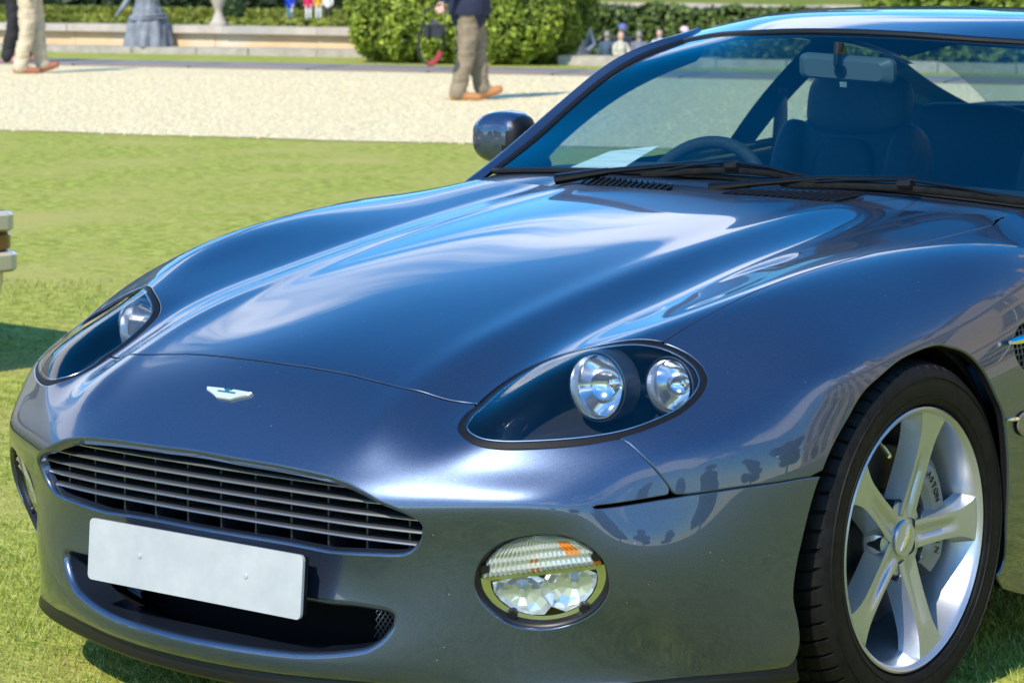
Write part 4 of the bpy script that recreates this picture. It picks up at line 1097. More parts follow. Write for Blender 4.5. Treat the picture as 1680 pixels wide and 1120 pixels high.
# ---- headlights
def lamp_unit(name, c, rad, parent, seed, depth=0.045):
    """round sealed lamp facing forward: bezel > ribbed reflector, lens"""
    c = Vector(c); n = 40
    mb = MB()
    mb.lathe([(rad * 1.14, 0.02), (rad * 1.12, -0.010), (rad * 1.08, -0.013), (rad * 1.05, -0.008), (rad * 1.03, 0.01)], c=c, axis='Y', n=n)
    bz = mb.build(name, ALU, parent)
    mb = MB()
    prof = [(rad * 1.03, 0.006), (rad * 0.97, 0.010), (rad * 0.8, 0.026), (rad * 0.55, 0.038), (rad * 0.28, depth), (rad * .16, depth), (rad * .15, depth - .018), (0.0005, depth - .02)]
    mb.lathe(prof, c=c, axis='Y', n=n); mb.build("reflector", REFLECTOR, bz)
    # fluted glass: vertical ribs over a shallow dome
    nx, nz = 61, 25; V = []; F = []
    for j in range(nz):
        for i in range(nx):
            x = -1 + 2 * i / (nx - 1); z = -1 + 2 * j / (nz - 1)
            # disc mapping
            xx = x * math.sqrt(max(0, 1 - z * z / 2)); zz = z * math.sqrt(max(0, 1 - x * x / 2))
            band = 1.0 if -.62 < zz < .25 and abs(xx) < .62 else 0.25
            rib = (0.0016 if i % 2 else 0.0) * band
            V.append((c.x + xx * rad, c.y - 0.010 * (1 - xx * xx - zz * zz) - 0.004 + rib, c.z + zz * rad))
    for j in range(nz - 1):
        for i in range(nx - 1): F.append((j * nx + i, j * nx + i + 1, (j + 1) * nx + i + 1, (j + 1) * nx + i))
    obj("lens", V, F, LAMPLENS, bz, False)
    return bz
LAMPLENS = principled("fluted_lens_glass", (0.52, 0.58, 0.64), 0.06, 0.0, spec=0.9)
LAMPLENS.node_tree.nodes["Principled BSDF"].inputs["Alpha"].default_value = 0.11
for s in (1, -1):
    L = hl if s > 0 else mirror_uv(hl)
    Lr = resample(L, .007)
    inner = inset(Lr, 0.0105)
    # housing bowl with collars
    Li = resample(inner, .008); p, n, o = loop_frame(Li); m = len(Li)
    c = p.mean(0)
    back = np.array([0, 0.2, -0.04])
    rings = [p - n * .004, p - n * .015 + o * .006, p - n * .035 + o * .035, p * .95 + c * .05 - n * .05 + o * .03 + [0, .10, -.03], p * .45 + c * .55 + [0, .19, -.06]]
    V = np.vstack(rings + [[c + back]]); F = []
    for k in range(4):
        for i in range(m): F.append((k * m + i, k * m + (i + 1) % m, (k + 1) * m + (i + 1) % m, (k + 1) * m + i))
    for i in range(m): F.append((4 * m + i, 4 * m + (i + 1) % m, 5 * m))
    hous = obj("headlight", V, F, HOUSING, car, True)
    # the wide black seal
    sea = panel("seal", Lr, [inner], SEAL, hous, r=.004, depth=.012, hole_spec=[(0.0025, 0.006)], off=-.0015, gap=0.0015, step=.06, lstep=.006)
    # thin bright line inside the seal
    ins2 = resample(inset(resample(inner, .006), 0.004), .006); q = S0(ins2[:, 0], ins2[:, 1]) - SN(ins2[:, 0], ins2[:, 1]) * .003
    mb = MB(); mb.tube(list(q) + [q[0]], .0013, 6, caps=False); mb.build("trim_line", ALU, hous)
    ln = panel("lens_cover", inner, [], LENS, hous, r=.001, depth=0, off=-.0005, gap=0.0, step=.08)
    lamp_unit("headlamp", (s * 0.560, -0.528, 0.6355), 0.0515, hous, 1)
    lamp_unit("headlamp", (s * 0.656, -0.448, 0.6375), 0.0425, hous, 2)
    mb = MB()                                                   # moulded collars round the lamps
    mb.lathe([(0.0590, -0.010), (0.0615, -0.009), (0.0635, 0.0), (0.064, 0.03)], c=(s * 0.560, -0.528, 0.6355), axis='Y', n=44)
    mb.lathe([(0.0490, -0.010), (0.0515, -0.009), (0.0535, 0.0), (0.054, 0.03)], c=(s * 0.656, -0.448, 0.6375), axis='Y', n=44)
    mb.build("lamp_collar", HOUSING, hous)

# ---- fog and indicator lamps in the bumper
CLEARRIB = principled("ribbed_clear_plastic", (0.70, 0.70, 0.68), 0.12, 0.6)
FACET = principled("faceted_reflector", (0.74, 0.76, 0.78), 0.16, 0.75)
for s in (1, -1):
    A = Vector((0.855 * s, 0.497, 0.149)).normalized(); Nf = Vector((0.519 * s, -0.818, -0.249)).normalized()
    B = Vector((0.0, -0.29, 0.957)); B = (B - Nf * B.dot(Nf)); A = (A - Nf * A.dot(Nf)).normalized(); B.normalize()
    C0 = Vector((0.632 * s, -0.779, 0.342)) - Nf * 0.004
    def fp(a, b, d=0.0): return tuple(C0 + A * (a * 1.0) + B * b + Nf * d)
    ea, eb = 0.1165, 0.0905
    n = 64; V = []; F = []
    rings = [(0.994, -.002), (0.985, .001), (0.97, .001), (0.93, -.006), (0.905, -.013), (0.895, -.020)]
    for k, d in rings:
        kb = k if k > .95 else k - .015
        for i in range(n):
            t = 2 * math.pi * i / n; V.append(fp(ea * k * math.cos(t), eb * kb * math.sin(t), d))
    for r_ in range(len(rings) - 1):
        for i in range(n): F.append((r_ * n + i, r_ * n + (i + 1) % n, (r_ + 1) * n + (i + 1) % n, (r_ + 1) * n + i))
    bez = obj("fog_lamp", V, F, BLACK, car, True)
    ia, ib = ea * .905, eb * .885
    # chrome face plate with two reflector bowls below and the ribbed indicator above
    def ell(t, k=1.0, d=0.0): return fp(ia * k * math.cos(t), ib * k * math.sin(t), d)
    V = []; F = []
    y0 = 0.010
    a0 = math.asin(y0 / ib)
    tl = [math.pi - a0 + (math.pi + 2 * a0) * i / 40 for i in range(41)]
    outer = [(ia * math.cos(t), ib * math.sin(t)) for t in tl]
    innr = [(x_ * .86, (y_ - y0) * .84 + y0 - .008) for x_, y_ in outer]
    V = [fp(x_, y_, -.014) for x_, y_ in outer] + [fp(x_, y_, -.016) for x_, y_ in innr]
    for i in range(40): F.append((i, i + 1, 41 + i + 1, 41 + i))
    F.append((40, 0, 41, 81))
    obj("frame", V, F, principled("satin_chrome", (.62, .64, .60), .12, 1.0) if s > 0 else bpy.data.materials["satin_chrome"], bez, False)
    for ca, rr, hh in ((-0.044, 0.058, -0.032), (0.046, 0.055, -0.028)):
        V = []; F = []; nn = 13
        for k, (q, d) in enumerate(((1.0, 0.0), (.84, .010), (.58, .018), (.30, .023), (.10, .025))):
            for i in range(nn):
                t = 2 * math.pi * i / nn
                a_, b_ = ca + rr * q * math.cos(t), hh + rr * .82 * q * math.sin(t)
                # keep within the opening
                lim = (a_ / (ia * .86)) ** 2 + (max(0, -b_) / (ib * .84 + .006)) ** 2
                if lim > 1: a_ /= math.sqrt(lim); b_ /= math.sqrt(lim)
                b_ = min(b_, y0 - .008)
                V.append(fp(a_, b_, -.016 - d))
        for k in range(4):
            for i in range(nn): F.append((k * nn + i, k * nn + (i + 1) % nn, (k + 1) * nn + (i + 1) % nn, (k + 1) * nn + i))
        F.append(tuple(range(4 * nn, 5 * nn)))
        obj("reflector", V, F, FACET, bez, False)
        mb = MB(); mb.tube([fp(ca, hh, -.045), fp(ca, hh, -.030)], [.006, .005], 10); mb.build("bulb", principled("bulb_glass", (.5, .52, .55), .1, .6) if "bulb_glass" not in bpy.data.materials else bpy.data.materials["bulb_glass"], bez)
    V = [fp(x_, y_, -.050) for x_, y_ in innr]; obj("backing", V, [tuple(range(len(V)))], FACET, bez, False)
    # ribbed indicator lens
    nx, nz = 47, 9; V = []; F = []; FM = []
    for j in range(nz):
        b_ = y0 + .002 + (ib * .97 - y0 - .002) * j / (nz - 1)
        half = ia * math.sqrt(max(0.0, 1 - (b_ / ib) ** 2)) * .98
        for i in range(nx):
            a_ = -half + 2 * half * i / (nx - 1)
            V.append(fp(a_, b_, -.013 + (.0042 if (i % 2) else 0) + (.003 if j % 2 else 0)))
    for j in range(nz - 1):
        for i in range(nx - 1):
            F.append((j * nx + i, j * nx + i + 1, (j + 1) * nx + i + 1, (j + 1) * nx + i))
            xx = i / (nx - 1)
            am = (0.72 < xx < 0.86 and 3 <= j <= 5 and (i % 2 or j == 4)) or (0.38 < xx < 0.50 and j in (0, 2) and i % 2) or (xx > .92 and j == 0)
            if s < 0: pass
            FM.append(1 if am else 0)
    obj("indicator_lens", V, F, [CLEARRIB, AMBER], bez, False, fmat=FM)
    V = [ell(2 * math.pi * i / 48, 1.0, -.008 + .0) for i in range(48)] + [fp(0, 0, -.003)]
    obj("cover_glass", V, [(i, (i + 1) % 48, 48) for i in range(48)], LENS, bez, True)
    for t in (R(22), R(158), R(232), R(305)):                    # fixing lugs
        mb = MB(); mb.lathe([(0, .004), (.008, .004), (.009, 0), (.009, -.01)], c=(0, 0, 0), axis='Z', n=14)
        lug = mb.build("fixing_lug", BLACK, bez); lug.location = ell(t, .97, -.009); lug.rotation_euler = Nf.to_track_quat('Z', 'Y').to_euler()

# ---- grille: black well, six bright slats, dark uprights behind them
gw = well("grille", grille_loop, 0.016, 0.11, MATT, car, 0.0)
gq = crom(np.vstack([gu_, gl_]), 4); GP = S0(gq[:, 0], gq[:, 1])
def grille_xmax(z):
    k = [GP[i, 0] + (z - GP[i, 2]) / (GP[i + 1, 2] - GP[i, 2] + 1e-9) * (GP[i + 1, 0] - GP[i, 0]) for i in range(len(GP) - 1) if (GP[i, 2] - z) * (GP[i + 1, 2] - z) <= 0 and GP[i, 0] > .28]
    return max(k) if k else 0.30
def grille_y(x, z):
    """front plane of the opening between its upper and lower lips"""
    t = (z - .36) / (.51 - .36); ax = abs(x)
    lo_ = -0.922 + .10 * ax ** 2 + 0.20 * max(0, ax - .30) ** 1.5; up_ = -0.957 + .10 * ax ** 2 + .25 * max(0, ax - .30) ** 1.5
    return lo_ + (up_ - lo_) * t
ZT = 0.3905
ALUE = principled("polished_slat_edge", (0.62, 0.63, 0.65), 0.40, 1.0); SLATD = principled("satin_slat", (0.085, 0.09, 0.10), 0.45, 0.6)
for k in range(6):
    z = ZT + 0.0226 * k
    xm = grille_xmax(z) - .004 if k < 5 else 0.255
    n = 61; xs = np.linspace(-xm, xm, n)
    prof = [(0.0305, .0005), (0.0292, .0022), (0.0312, .0046), (0.0345, .0056), (0.068, .0062), (0.068, .0030), (0.036, -.0004)]     # (set back, height): bright front edge, flat blade leaning back
    V = []; F = []; m = len(prof)
    for x in xs:
        for d, h in prof: V.append((x, grille_y(x, z) + d - .008, z + h))
    for i in range(n - 1):
        for j in range(m): F.append((i * m + j, i * m + (j + 1) % m, (i + 1) * m + (j + 1) % m, (i + 1) * m + j))
    F.append(tuple(range(m))); F.append(tuple(range((n - 1) * m, n * m)))
    mb = MB(); mb.add(V, F); mb.m = [0 if (q < (n - 1) * m and q % m in (0, 1, 2)) else 1 for q in range(len(F))]; mb.build("slat", [ALUE, SLATD], gw, sharp=R(38))
for k in range(-5, 6):
    x = k * 0.083
    if abs(x) > .43: continue
    mb = MB(); mb.box((x, grille_y(x, .44) + .075, .435), (0.004, 0.05, 0.16)); mb.build("upright", HOUSING, gw, smooth=False)

# ---- lower intake with its mesh
iw = well("lower_intake", intake_loop, 0.06, 0.17, MATT, car, 0.0)
mb = MB()
for s in (1, -1):
    for k in range(-9, 26):
        for dirn in (1, -1):
            pts = []
            for t in np.linspace(0, 1, 8):
                z = 0.185 + .105 * t; x = 0.30 + .0125 * k * .62 + dirn * .062 * (t - .5)
                if x > .40 or x < .285: continue
                if x > .36 and z < .20 + (x - .36) * .9: continue
                pts.append((s * x, -0.80 + (x - .3) * .45, z))
            if len(pts) > 1: mb.tube(pts, .0011, 5)
tag(mb.build("mesh_insert", principled("dark_wire", (.16, .16, .17), .4, .8), iw), kind="stuff")

# ---- number plate, plain
def rounded_plate(w, h, d, r, n=6):
    P = []
    for cx, cz, a0 in ((w / 2 - r, h / 2 - r, 0), (-w / 2 + r, h / 2 - r, 90), (-w / 2 + r, -h / 2 + r, 180), (w / 2 - r, -h / 2 + r, 270)):
        for k in range(n + 1):
            a = R(a0 + 90 * k / n); P.append((cx + r * math.cos(a), cz + r * math.sin(a)))
    return P
pp = rounded_plate(.52, .111, .006, .010); m = len(pp)
V = [(x, -.003, z) for x, z in pp] + [(x, .003, z) for x, z in pp]
F = [tuple(reversed(range(m))), tuple(range(m, 2 * m))] + [(i, (i + 1) % m, m + (i + 1) % m, m + i) for i in range(m)]
pl_ = obj("number_plate", V, F, PLATE, car, False); pl_.location = (0, -0.9615, 0.3085); pl_.rotation_euler = (R(-4), 0, 0)
mb = MB(); mb.box((0, .012, .0), (.50, .022, .10)); mb.build("plinth", BLACK, pl_, smooth=False)
for sx in (-.13, .13):
    mb = MB(); mb.lathe([(0.0, -.0052), (.0040, -.005), (.0052, -.004), (.0054, -.002)], c=(sx, 0, .003), axis='Y', n=16); mb.build("screw_cap", PLATE, pl_)

# ---- winged badge on the nose
wing = [(-.0545, .010), (-.020, .0105), (-.0165, .0075), (-.0095, .0075), (-.0055, .0105), (.0435, .010), (.0545, .0085), (.046, .0005), (.022, -.0015), (.0165, -.0065), (-.0085, -.0075), (-.0165, -.0105), (-.0245, -.0065), (-.036, -.0005), (-.0535, .0035)]
wing = [(-.0545, .010), (-.012, .0105), (-.0085, .0075), (.0085, .0075), (.012, .0105), (.0545, .010), (.050, .0035), (.036, -.001), (.024, -.0055), (.016, -.0095), (-.016, -.0095), (-.024, -.0055), (-.036, -.001), (-.050, .0035)]
vc, uc = 6.085, -0.03
pv, pu = SJ(np.array([vc]), np.array([0.05])); nb = Vector(SN(np.array([vc]), np.array([0.0]))[0]); pb = Vector(S0(np.array([vc]), np.array([0.0]))[0])
tx = Vector((1, 0, 0)); ty = nb.cross(tx).normalized(); ty = ty if ty.z > 0 else -ty
def bp(x, y, h): 
    q = S0(np.array([vc]), np.array([0.0]))
    return tuple(pb + tx * (x - .004) + ty * y * 1.12 + nb * (h - 0.35 * x * x))
m = len(wing)
V = [bp(x, y, .0006) for x, y in wing] + [bp(x, y, .0045) for x, y in wing] + [bp(x * .96, y * .93, .0058) for x, y in wing]
F = [(i, (i + 1) % m, m + (i + 1) % m, m + i) for i in range(m)] + [(m + i, m + (i + 1) % m, 2 * m + (i + 1) % m, 2 * m + i) for i in range(m)] + [tuple(range(2 * m, 3 * m))]
mb = MB(); mb.add(V, F); bd = mb.build("wing_badge", BADGE, bumper, sharp=R(20))
bar = [(-.022, .0035), (.022, .0035), (.020, .0005), (-.020, .0005)]
mb = MB(); mb.add([bp(x, y + .001, .0064) for x, y in bar] + [bp(x, y + .001, .0050) for x, y in bar], [(0, 1, 2, 3), (4, 5, 1, 0), (5, 6, 2, 1), (6, 7, 3, 2), (7, 4, 0, 3)])
mb.add([bp(x, y, .0063) for x, y in ((-.005, .010), (.005, .010), (.005, .004), (-.005, .004))], [(0, 1, 2, 3)])
mb.build("badge_enamel", GREENENAMEL, bumper, smooth=False)

# ---- natural cubic spline lofts for the cabin
def nsp(P, m):
    """C2 spline through points P (n,k), m samples"""
    P = np.asarray(P, float); n = len(P)
    if n == 2: return P[0] + (P[1] - P[0]) * np.linspace(0, 1, m)[:, None]
    d = np.linalg.norm(np.diff(P, axis=0), axis=1); t = np.r_[0, np.cumsum(np.maximum(d, 1e-6))]
    h = np.diff(t); A = np.zeros((n, n)); B = np.zeros((n, P.shape[1])); A[0, 0] = A[-1, -1] = 1
    for i in range(1, n - 1):
        A[i, i - 1], A[i, i], A[i, i + 1] = h[i - 1], 2 * (h[i - 1] + h[i]), h[i]
        B[i] = 6 * ((P[i + 1] - P[i]) / h[i] - (P[i] - P[i - 1]) / h[i - 1])
    Mx = np.linalg.solve(A, B); q = np.linspace(0, t[-1], m); k = np.clip(np.searchsorted(t, q, 'right') - 1, 0, n - 2)
    a = (t[k + 1] - q)[:, None]; b = (q - t[k])[:, None]; hh = h[k][:, None]
    return (Mx[k] * a ** 3 + Mx[k + 1] * b ** 3) / (6 * hh) + (P[k] / hh - Mx[k] * hh / 6) * a + (P[k + 1] / hh - Mx[k + 1] * hh / 6) * b
def loft(rows, nu, nv, sym=False):
    """rows of points -> smooth grid; sym mirrors each row about x=0"""
    if sym: rows = [[(-x, y, z) for x, y, z in reversed(r[1:])] + list(r) for r in rows]
    Rr = np.array([nsp(r, nu) for r in rows]); G_ = np.stack([nsp(Rr[:, j], nv) for j in range(nu)], 1)
    return G_
def gridobj(name, G_, mat, parent, flip=False, thick=0.0):
    nv, nu = G_.shape[:2]; i = np.arange(nv - 1)[:, None]; j = np.arange(nu - 1)[None]
    a = (i * nu + j).ravel(); F = np.c_[a, a + 1, a + nu + 1, a + nu]
    if flip: F = F[:, ::-1]
    o = obj(name, G_.reshape(-1, 3), F, mat, parent, True)
    if thick:
        so = o.modifiers.new("s", 'SOLIDIFY'); so.thickness = thick; so.offset = -1
    return o

# windscreen
base_c = [(0, .700, .900), (.2, .704, .899), (.4, .716, .894), (.58, .728, .885), (.70, .738, .877)]
q1 = [(0, .823, .984), (.2, .828, .982), (.4, .850, .976), (.58, .885, .968), (.693, .918, .964)]
q2 = [(0, .955, .1073 + .963), (.2, .962, 1.068), (.4, .990, 1.061), (.56, 1.03, 1.058), (.662, 1.068, 1.063)]
q3 = [(0, 1.058, 1.144), (.2, 1.066, 1.141), (.38, 1.10, 1.134), (.53, 1.14, 1.13), (.618, 1.18, 1.128)]
hdr = [(0, 1.140, 1.207), (.16, 1.150, 1.204), (.31, 1.190, 1.196), (.45, 1.262, 1.186), (.568, 1.302, 1.168)]
ws_rows = [base_c, q1, q2, q3, hdr]
WS = loft(ws_rows, 49, 41, True)
gridobj("windscreen", WS, WINDSCREEN, car)
# black seal all round the glass
mb = MB()
edge = [WS[i, 0] for i in range(40, -1, -1)] + [WS[0, j] for j in range(49)] + [WS[i, -1] for i in range(41)] + [WS[-1, j] for j in range(48, -1, -1)]
mb.tube(edge, .0075, 8, caps=False); mb.build("windscreen_seal", BLACK, car)
# roof skin
roof_rows = [[(0, 1.150, 1.213), (.16, 1.160, 1.211), (.31, 1.198, 1.203), (.45, 1.270, 1.193), (.572, 1.315, 1.176)],
             [(0, 1.27, 1.238), (.16, 1.28, 1.236), (.32, 1.31, 1.229), (.46, 1.365, 1.215), (.585, 1.41, 1.196)],
             [(0, 1.50, 1.2565), (.16, 1.505, 1.255), (.33, 1.52, 1.249), (.47, 1.55, 1.236), (.578, 1.57, 1.216)],
             [(0, 1.80, 1.258), (.16, 1.80, 1.2565), (.33, 1.80, 1.250), (.47, 1.81, 1.234), (.57, 1.82, 1.205)],
             [(0, 2.10, 1.240), (.16, 2.10, 1.238), (.33, 2.10, 1.229), (.46, 2.10, 1.210), (.56, 2.10, 1.178)],
             [(0, 2.36, 1.195), (.16, 2.36, 1.192), (.32, 2.35, 1.180), (.45, 2.34, 1.160), (.555, 2.33, 1.130)]]
RF = loft(roof_rows, 57, 60, True)
gridobj("roof", RF, PAINT, car)
gridobj("headlining", RF - [0, 0, .022], DASHM, car)
BELT = [(.765, .80, .838), (.785, 1.05, .838), (.80, 1.35, .845), (.80, 1.7, .858), (.79, 2.05, .88), (.76, 2.5, .935), (.70, 2.95, .95)]
RAIL = [(.572, 1.315, 1.176), (.590, 1.42, 1.190), (.578, 1.60, 1.212), (.570, 1.82, 1.203), (.560, 2.10, 1.176), (.555, 2.33, 1.128)]
for s in (1, -1):
    f = lambda p: (p[0] * s, p[1], p[2])
    # windscreen pillar: painted strip from the seal round to the door glass
    inn = [(.715, .66, .835), (.704, .735, .8785), (.700, .918, .968), (.668, 1.072, 1.067), (.624, 1.186, 1.133), (.574, 1.310, 1.174), (.592, 1.42, 1.191)]
    outp = [(.765, .64, .822), (.748, .730, .868), (.735, .893, .955), (.708, 1.035, 1.044), (.664, 1.150, 1.124), (.622, 1.275, 1.168), (.606, 1.405, 1.190)]
    bk = [(.765, .70, .815), (.752, .790, .862), (.726, .945, .948), (.698, 1.085, 1.034), (.652, 1.200, 1.112), (.610, 1.320, 1.154), (.594, 1.43, 1.172)]
    bk2 = [(.735, .90, .83), (.735, .941, .862), (.722, 1.0, .915), (.705, 1.07, .965), (.680, 1.18, 1.027), (.650, 1.32, 1.082), (.628, 1.44, 1.115)]
    rows = []; trim_rows = []
    for a, b, c, d in zip(inn, outp, bk, bk2):
        mid = tuple((x + y) / 2 + k for x, y, k in zip(a, b, (.004, -.006, .008)))
        rows.append([f(a), f(mid), f(b), f(c)]); trim_rows.append([f(tuple(np.array(a) - [.004, -.004, .012])), f(tuple((np.array(a) + np.array(d)) / 2 + [-.012, 0, -.012])), f(d)])
    wp = gridobj("windscreen_pillar", loft(rows, 17, 40), PAINT, car)
    gridobj("pillar_trim", loft(trim_rows, 9, 40), DASHM, wp)
    # roof rail over the doors
    rows = []
    for p in RAIL[1:]:
        rows.append([f(p), f((p[0] + .014, p[1], p[2] - .004)), f((p[0] + .022, p[1], p[2] - .018)), f((p[0] + .012, p[1], p[2] - .034)), f((p[0] - .02, p[1], p[2] - .036))])
    gridobj("roof_rail", loft(rows, 15, 40), PAINT, car)
    # door glass, rear quarter glass and the pillar between them
    bt = nsp(BELT, 60); rl = nsp([(.752, .80, .868), (.712, 1.02, 1.0), (.640, 1.22, 1.105)] + [(x + .012, y, z - .03) for x, y, z in RAIL[1:]], 60)
    def at_y(L_, y): return np.array([np.interp(y, L_[:, 1], L_[:, k]) for k in range(3)])
    def pane(name, y0b, y1b, y0t, y1t, mat, inset_=0.0):
        b = [at_y(bt, y) for y in np.linspace(y0b, y1b, 20)]; t = [at_y(rl, y) for y in np.linspace(y0t, y1t, 20)]
        rows = []
        for a, c in zip(b, t):
            md = (a + c) / 2 + [0.018, 0, 0]
            rows.append([f(a), f(md), f(c)])
        g = loft(rows, 9, 20)
        return gridobj(name, g, mat, car)
    pane("door_glass", .83, 1.80, .80, 1.90, SIDEGLASS)
    pane("door_pillar", 1.80, 1.93, 1.90, 2.05, BLACK)
    pane("quarter_glass", 1.93, 2.28, 2.05, 2.22, SIDEGLASS)
    pane("rear_pillar", 2.28, 2.95, 2.22, 2.33, PAINT)
    mb = MB(); mb.tube([f(p) for p in bt[:52]], .006, 6); mb.build("belt_trim", CHROME, car)

# tail, doors and rear quarters
rr = []
for y, zt, xs_, in ((1.0, .872, 1.0), (1.4, .885, 1.0), (1.8, .90, 1.0), (2.2, .92, 1.01), (2.6, .94, 1.02), (3.0, .945, 1.005), (3.4, .93, .95), (3.62, .90, .87), (3.70, .82, .80)):
    k = 1 if y < 3.3 else (.97 if y < 3.5 else .9)
    rr.append([(.40 * xs_, y, zt + .02), (.62 * xs_, y, zt + .01), (.74 * xs_, y, zt - .01), (.81 * xs_, y, zt - .05), (.866 * xs_, y, .75 * k), (.902 * xs_, y, .62), (.903 * xs_, y, .44), (.875 * xs_, y, .23)])
for s in (1, -1):
    g = loft([[(x * s, y, z) for x, y, z in r] for r in rr], 40, 120)
    Yc, Zc = g[..., 1], g[..., 2]
    nv, nu = g.shape[:2]; F = []
    for i in range(nv - 1):
        for j in range(nu - 1):
            if (Yc[i, j] - 2.59) ** 2 + (Zc[i, j] - .335) ** 2 < .355 ** 2: continue
            if abs(g[i, j, 0]) < .70 and Yc[i, j] < 2.9: continue
            F.append((i * nu + j, i * nu + j + 1, (i + 1) * nu + j + 1, (i + 1) * nu + j))
    obj("body_side", g.reshape(-1, 3), F, PAINT, car, True)
mb = MB()
tail = [[(-.70, 3.70, .84), (0, 3.74, .86), (.70, 3.70, .84)], [(-.72, 3.74, .6), (0, 3.80, .6), (.72, 3.74, .6)], [(-.70, 3.70, .25), (0, 3.75, .25), (.70, 3.70, .25)]]
gridobj("tail_panel", loft(tail, 21, 15), PAINT, car)
dk = [[(-.72, 2.85, .955), (0, 2.85, .975), (.72, 2.85, .955)], [(-.70, 3.3, .945), (0, 3.3, .965), (.70, 3.3, .945)], [(-.66, 3.70, .84), (0, 3.74, .86), (.66, 3.70, .84)]]
gridobj("boot_lid", loft(dk, 21, 21), PAINT, car)
rw = [[(-.53, 2.345, 1.135), (-.3, 2.355, 1.180), (0, 2.36, 1.193), (.3, 2.355, 1.180), (.53, 2.345, 1.135)], [(-.58, 2.65, 1.05), (-.3, 2.65, 1.085), (0, 2.65, 1.095), (.3, 2.65, 1.085), (.58, 2.65, 1.05)], [(-.64, 2.93, .955), (-.3, 2.95, .972), (0, 2.95, .978), (.3, 2.95, .972), (.64, 2.93, .955)]]
gridobj("rear_window", loft(rw, 31, 21), SIDEGLASS, car)

# scuttle panel behind the bonnet with its air slots
us = np.linspace(-4.72, 4.72, 60); rows = []
bre = np.interp(np.abs(us), bonrear[::-1, 1], bonrear[::-1, 0])
for t in np.linspace(0, 1, 7):
    vv = bre - .05 + t * 1.0; P = S0(vv, us)
    tgt_y = np.interp(np.abs(P[:, 0]), [0, .2, .4, .58, .70, .78], [.695, .699, .711, .724, .735, .76]) - .004
    y0 = S0(bre - .05, us)[:, 1]
    Pn = np.c_[P[:, 0], y0 + (tgt_y - y0) * t, np.zeros(60)]
    zb = S0(bre, us)[:, 2]
    zt = np.interp(np.abs(P[:, 0]), [0, .2, .4, .58, .70, .78], [.900, .899, .894, .885, .876, .866]) - .012
    Pn[:, 2] = (zb - .007) * (1 - t) + (zt + .006) * t
    rows.append(Pn)
scut = gridobj("scuttle", np.array(rows), principled("dark_scuttle", (.018, .022, .035), .25, coat=.6), car)
def scut_pt(x, t, h):
    i = t * 6; i0 = int(min(i, 5)); fr = i - i0
    a = np.array([np.interp(x, rows[i0][:, 0], rows[i0][:, k]) for k in range(3)]); b = np.array([np.interp(x, rows[i0 + 1][:, 0], rows[i0 + 1][:, k]) for k in range(3)])
    p = a * (1 - fr) + b * fr; p[2] += h; return p
for s in (1, -1):
    pts = [(.07, .10), (.32, .12), (.345, .70), (.09, .42)]
    V = [tuple(scut_pt(s * x, t, .003)) for x, t in pts]
    mb = MB(); mb.add(V, [(0, 1, 2, 3)]); vent = mb.build("scuttle_vent", MATT, scut, smooth=False)
    mb = MB()
    for k in range(15):
        x = .075 + .0178 * k
        mb.tube([scut_pt(s * x, .12, .005), scut_pt(s * (x + .012), .36, .0055), scut_pt(s * (x + .026), .42 + .018 * k, .0055)], .0032, 6)
    tag(mb.build("vent_slats", BLACK, vent), kind="stuff")

# wipers
def wiper(arm, blade):
    mb = MB()
    a = [Vector(p) for p in arm]
    mb.tube([a[0], a[0] + (a[1] - a[0]) * .5, a[1]], [.016, .013, .011], 10, flat=.8)
    mb.tube([a[1], a[2], a[3]], [.0105, .0075, .0055], 10, flat=.7)
    w = mb.build("wiper", WIPER, car)
    mb = MB(); b = nsp(blade, 15); mb.tube(b, [.003] + [.0055] * 13 + [.003], 8, flat=1.6); mb.build("wiper_blade", RUBBER, w)
    mb = MB(); c = Vector(b[7]); up_ = Vector((0, -.45, .9))
    mb.tube([Vector(b[2]) + up_ * .006, Vector(b[4]) + up_ * .013, c + up_ * .020, Vector(b[10]) + up_ * .013, Vector(b[12]) + up_ * .006], .0038, 8)
    mb.tube([Vector(b[0]) + up_ * .003, Vector(b[2]) + up_ * .008, Vector(b[4]) + up_ * .004], .003, 6); mb.tube([Vector(b[10]) + up_ * .004, Vector(b[12]) + up_ * .008, Vector(b[14]) + up_ * .003], .003, 6)
    mb.build("blade_bridge", WIPER, w)
    mb = MB(); mb.tube([c + up_ * .010 - Vector((.016, 0, 0)), c + up_ * .012 + Vector((.016, 0, 0))], .011, 10); mb.build("clip", BLACK, w)
wiper([(-.415, .604, .880), (-.30, .642, .902), (-.10, .683, .928), (.012, .694, .934)], [(-.215, .650, .898), (.02, .682, .919), (.232, .668, .908)])
wiper([(.000, .606, .884), (.086, .628, .896), (.261, .664, .917), (.460, .678, .926)], [(.150, .648, .898), (.47, .662, .905), (.752, .655, .893)])

# rear view mirror on its stalk
mb = MB()
pp = rounded_plate(.242, .056, 0, .016); m = len(pp)
V = [(x, -.004, z) for x, z in pp] + [(x * 1.0, .012, z) for x, z in pp] + [(x * .82, -.02, z * .72) for x, z in pp]
F = [tuple(range(m, 2 * m))] + [(i, (i + 1) % m, m + (i + 1) % m, m + i) for i in range(m)] + [(2 * m + i, 2 * m + (i + 1) % m, (i + 1) % m, i) for i in range(m)] + [tuple(reversed(range(2 * m, 3 * m)))]
mb.add(V, F); rv = mb.build("interior_mirror", principled("grey_mirror_shell", (.10, .13, .14), .45), car, sharp=R(30)); rv.location = (.012, 1.12, 1.126); rv.rotation_euler = (R(8), R(2.2), R(3))
mb = MB(); mb.tube([(-.005, -.018, .0), (-.006, -.035, .015), (-.008, -.02, .06)], [.011, .008, .012], 10); mb.lathe([(.004, -.024), (.016, -.022), (.017, -.014)], c=(-.005, 0, -.004), axis='Y', n=20); mb.build("stalk", BLACK, rv)
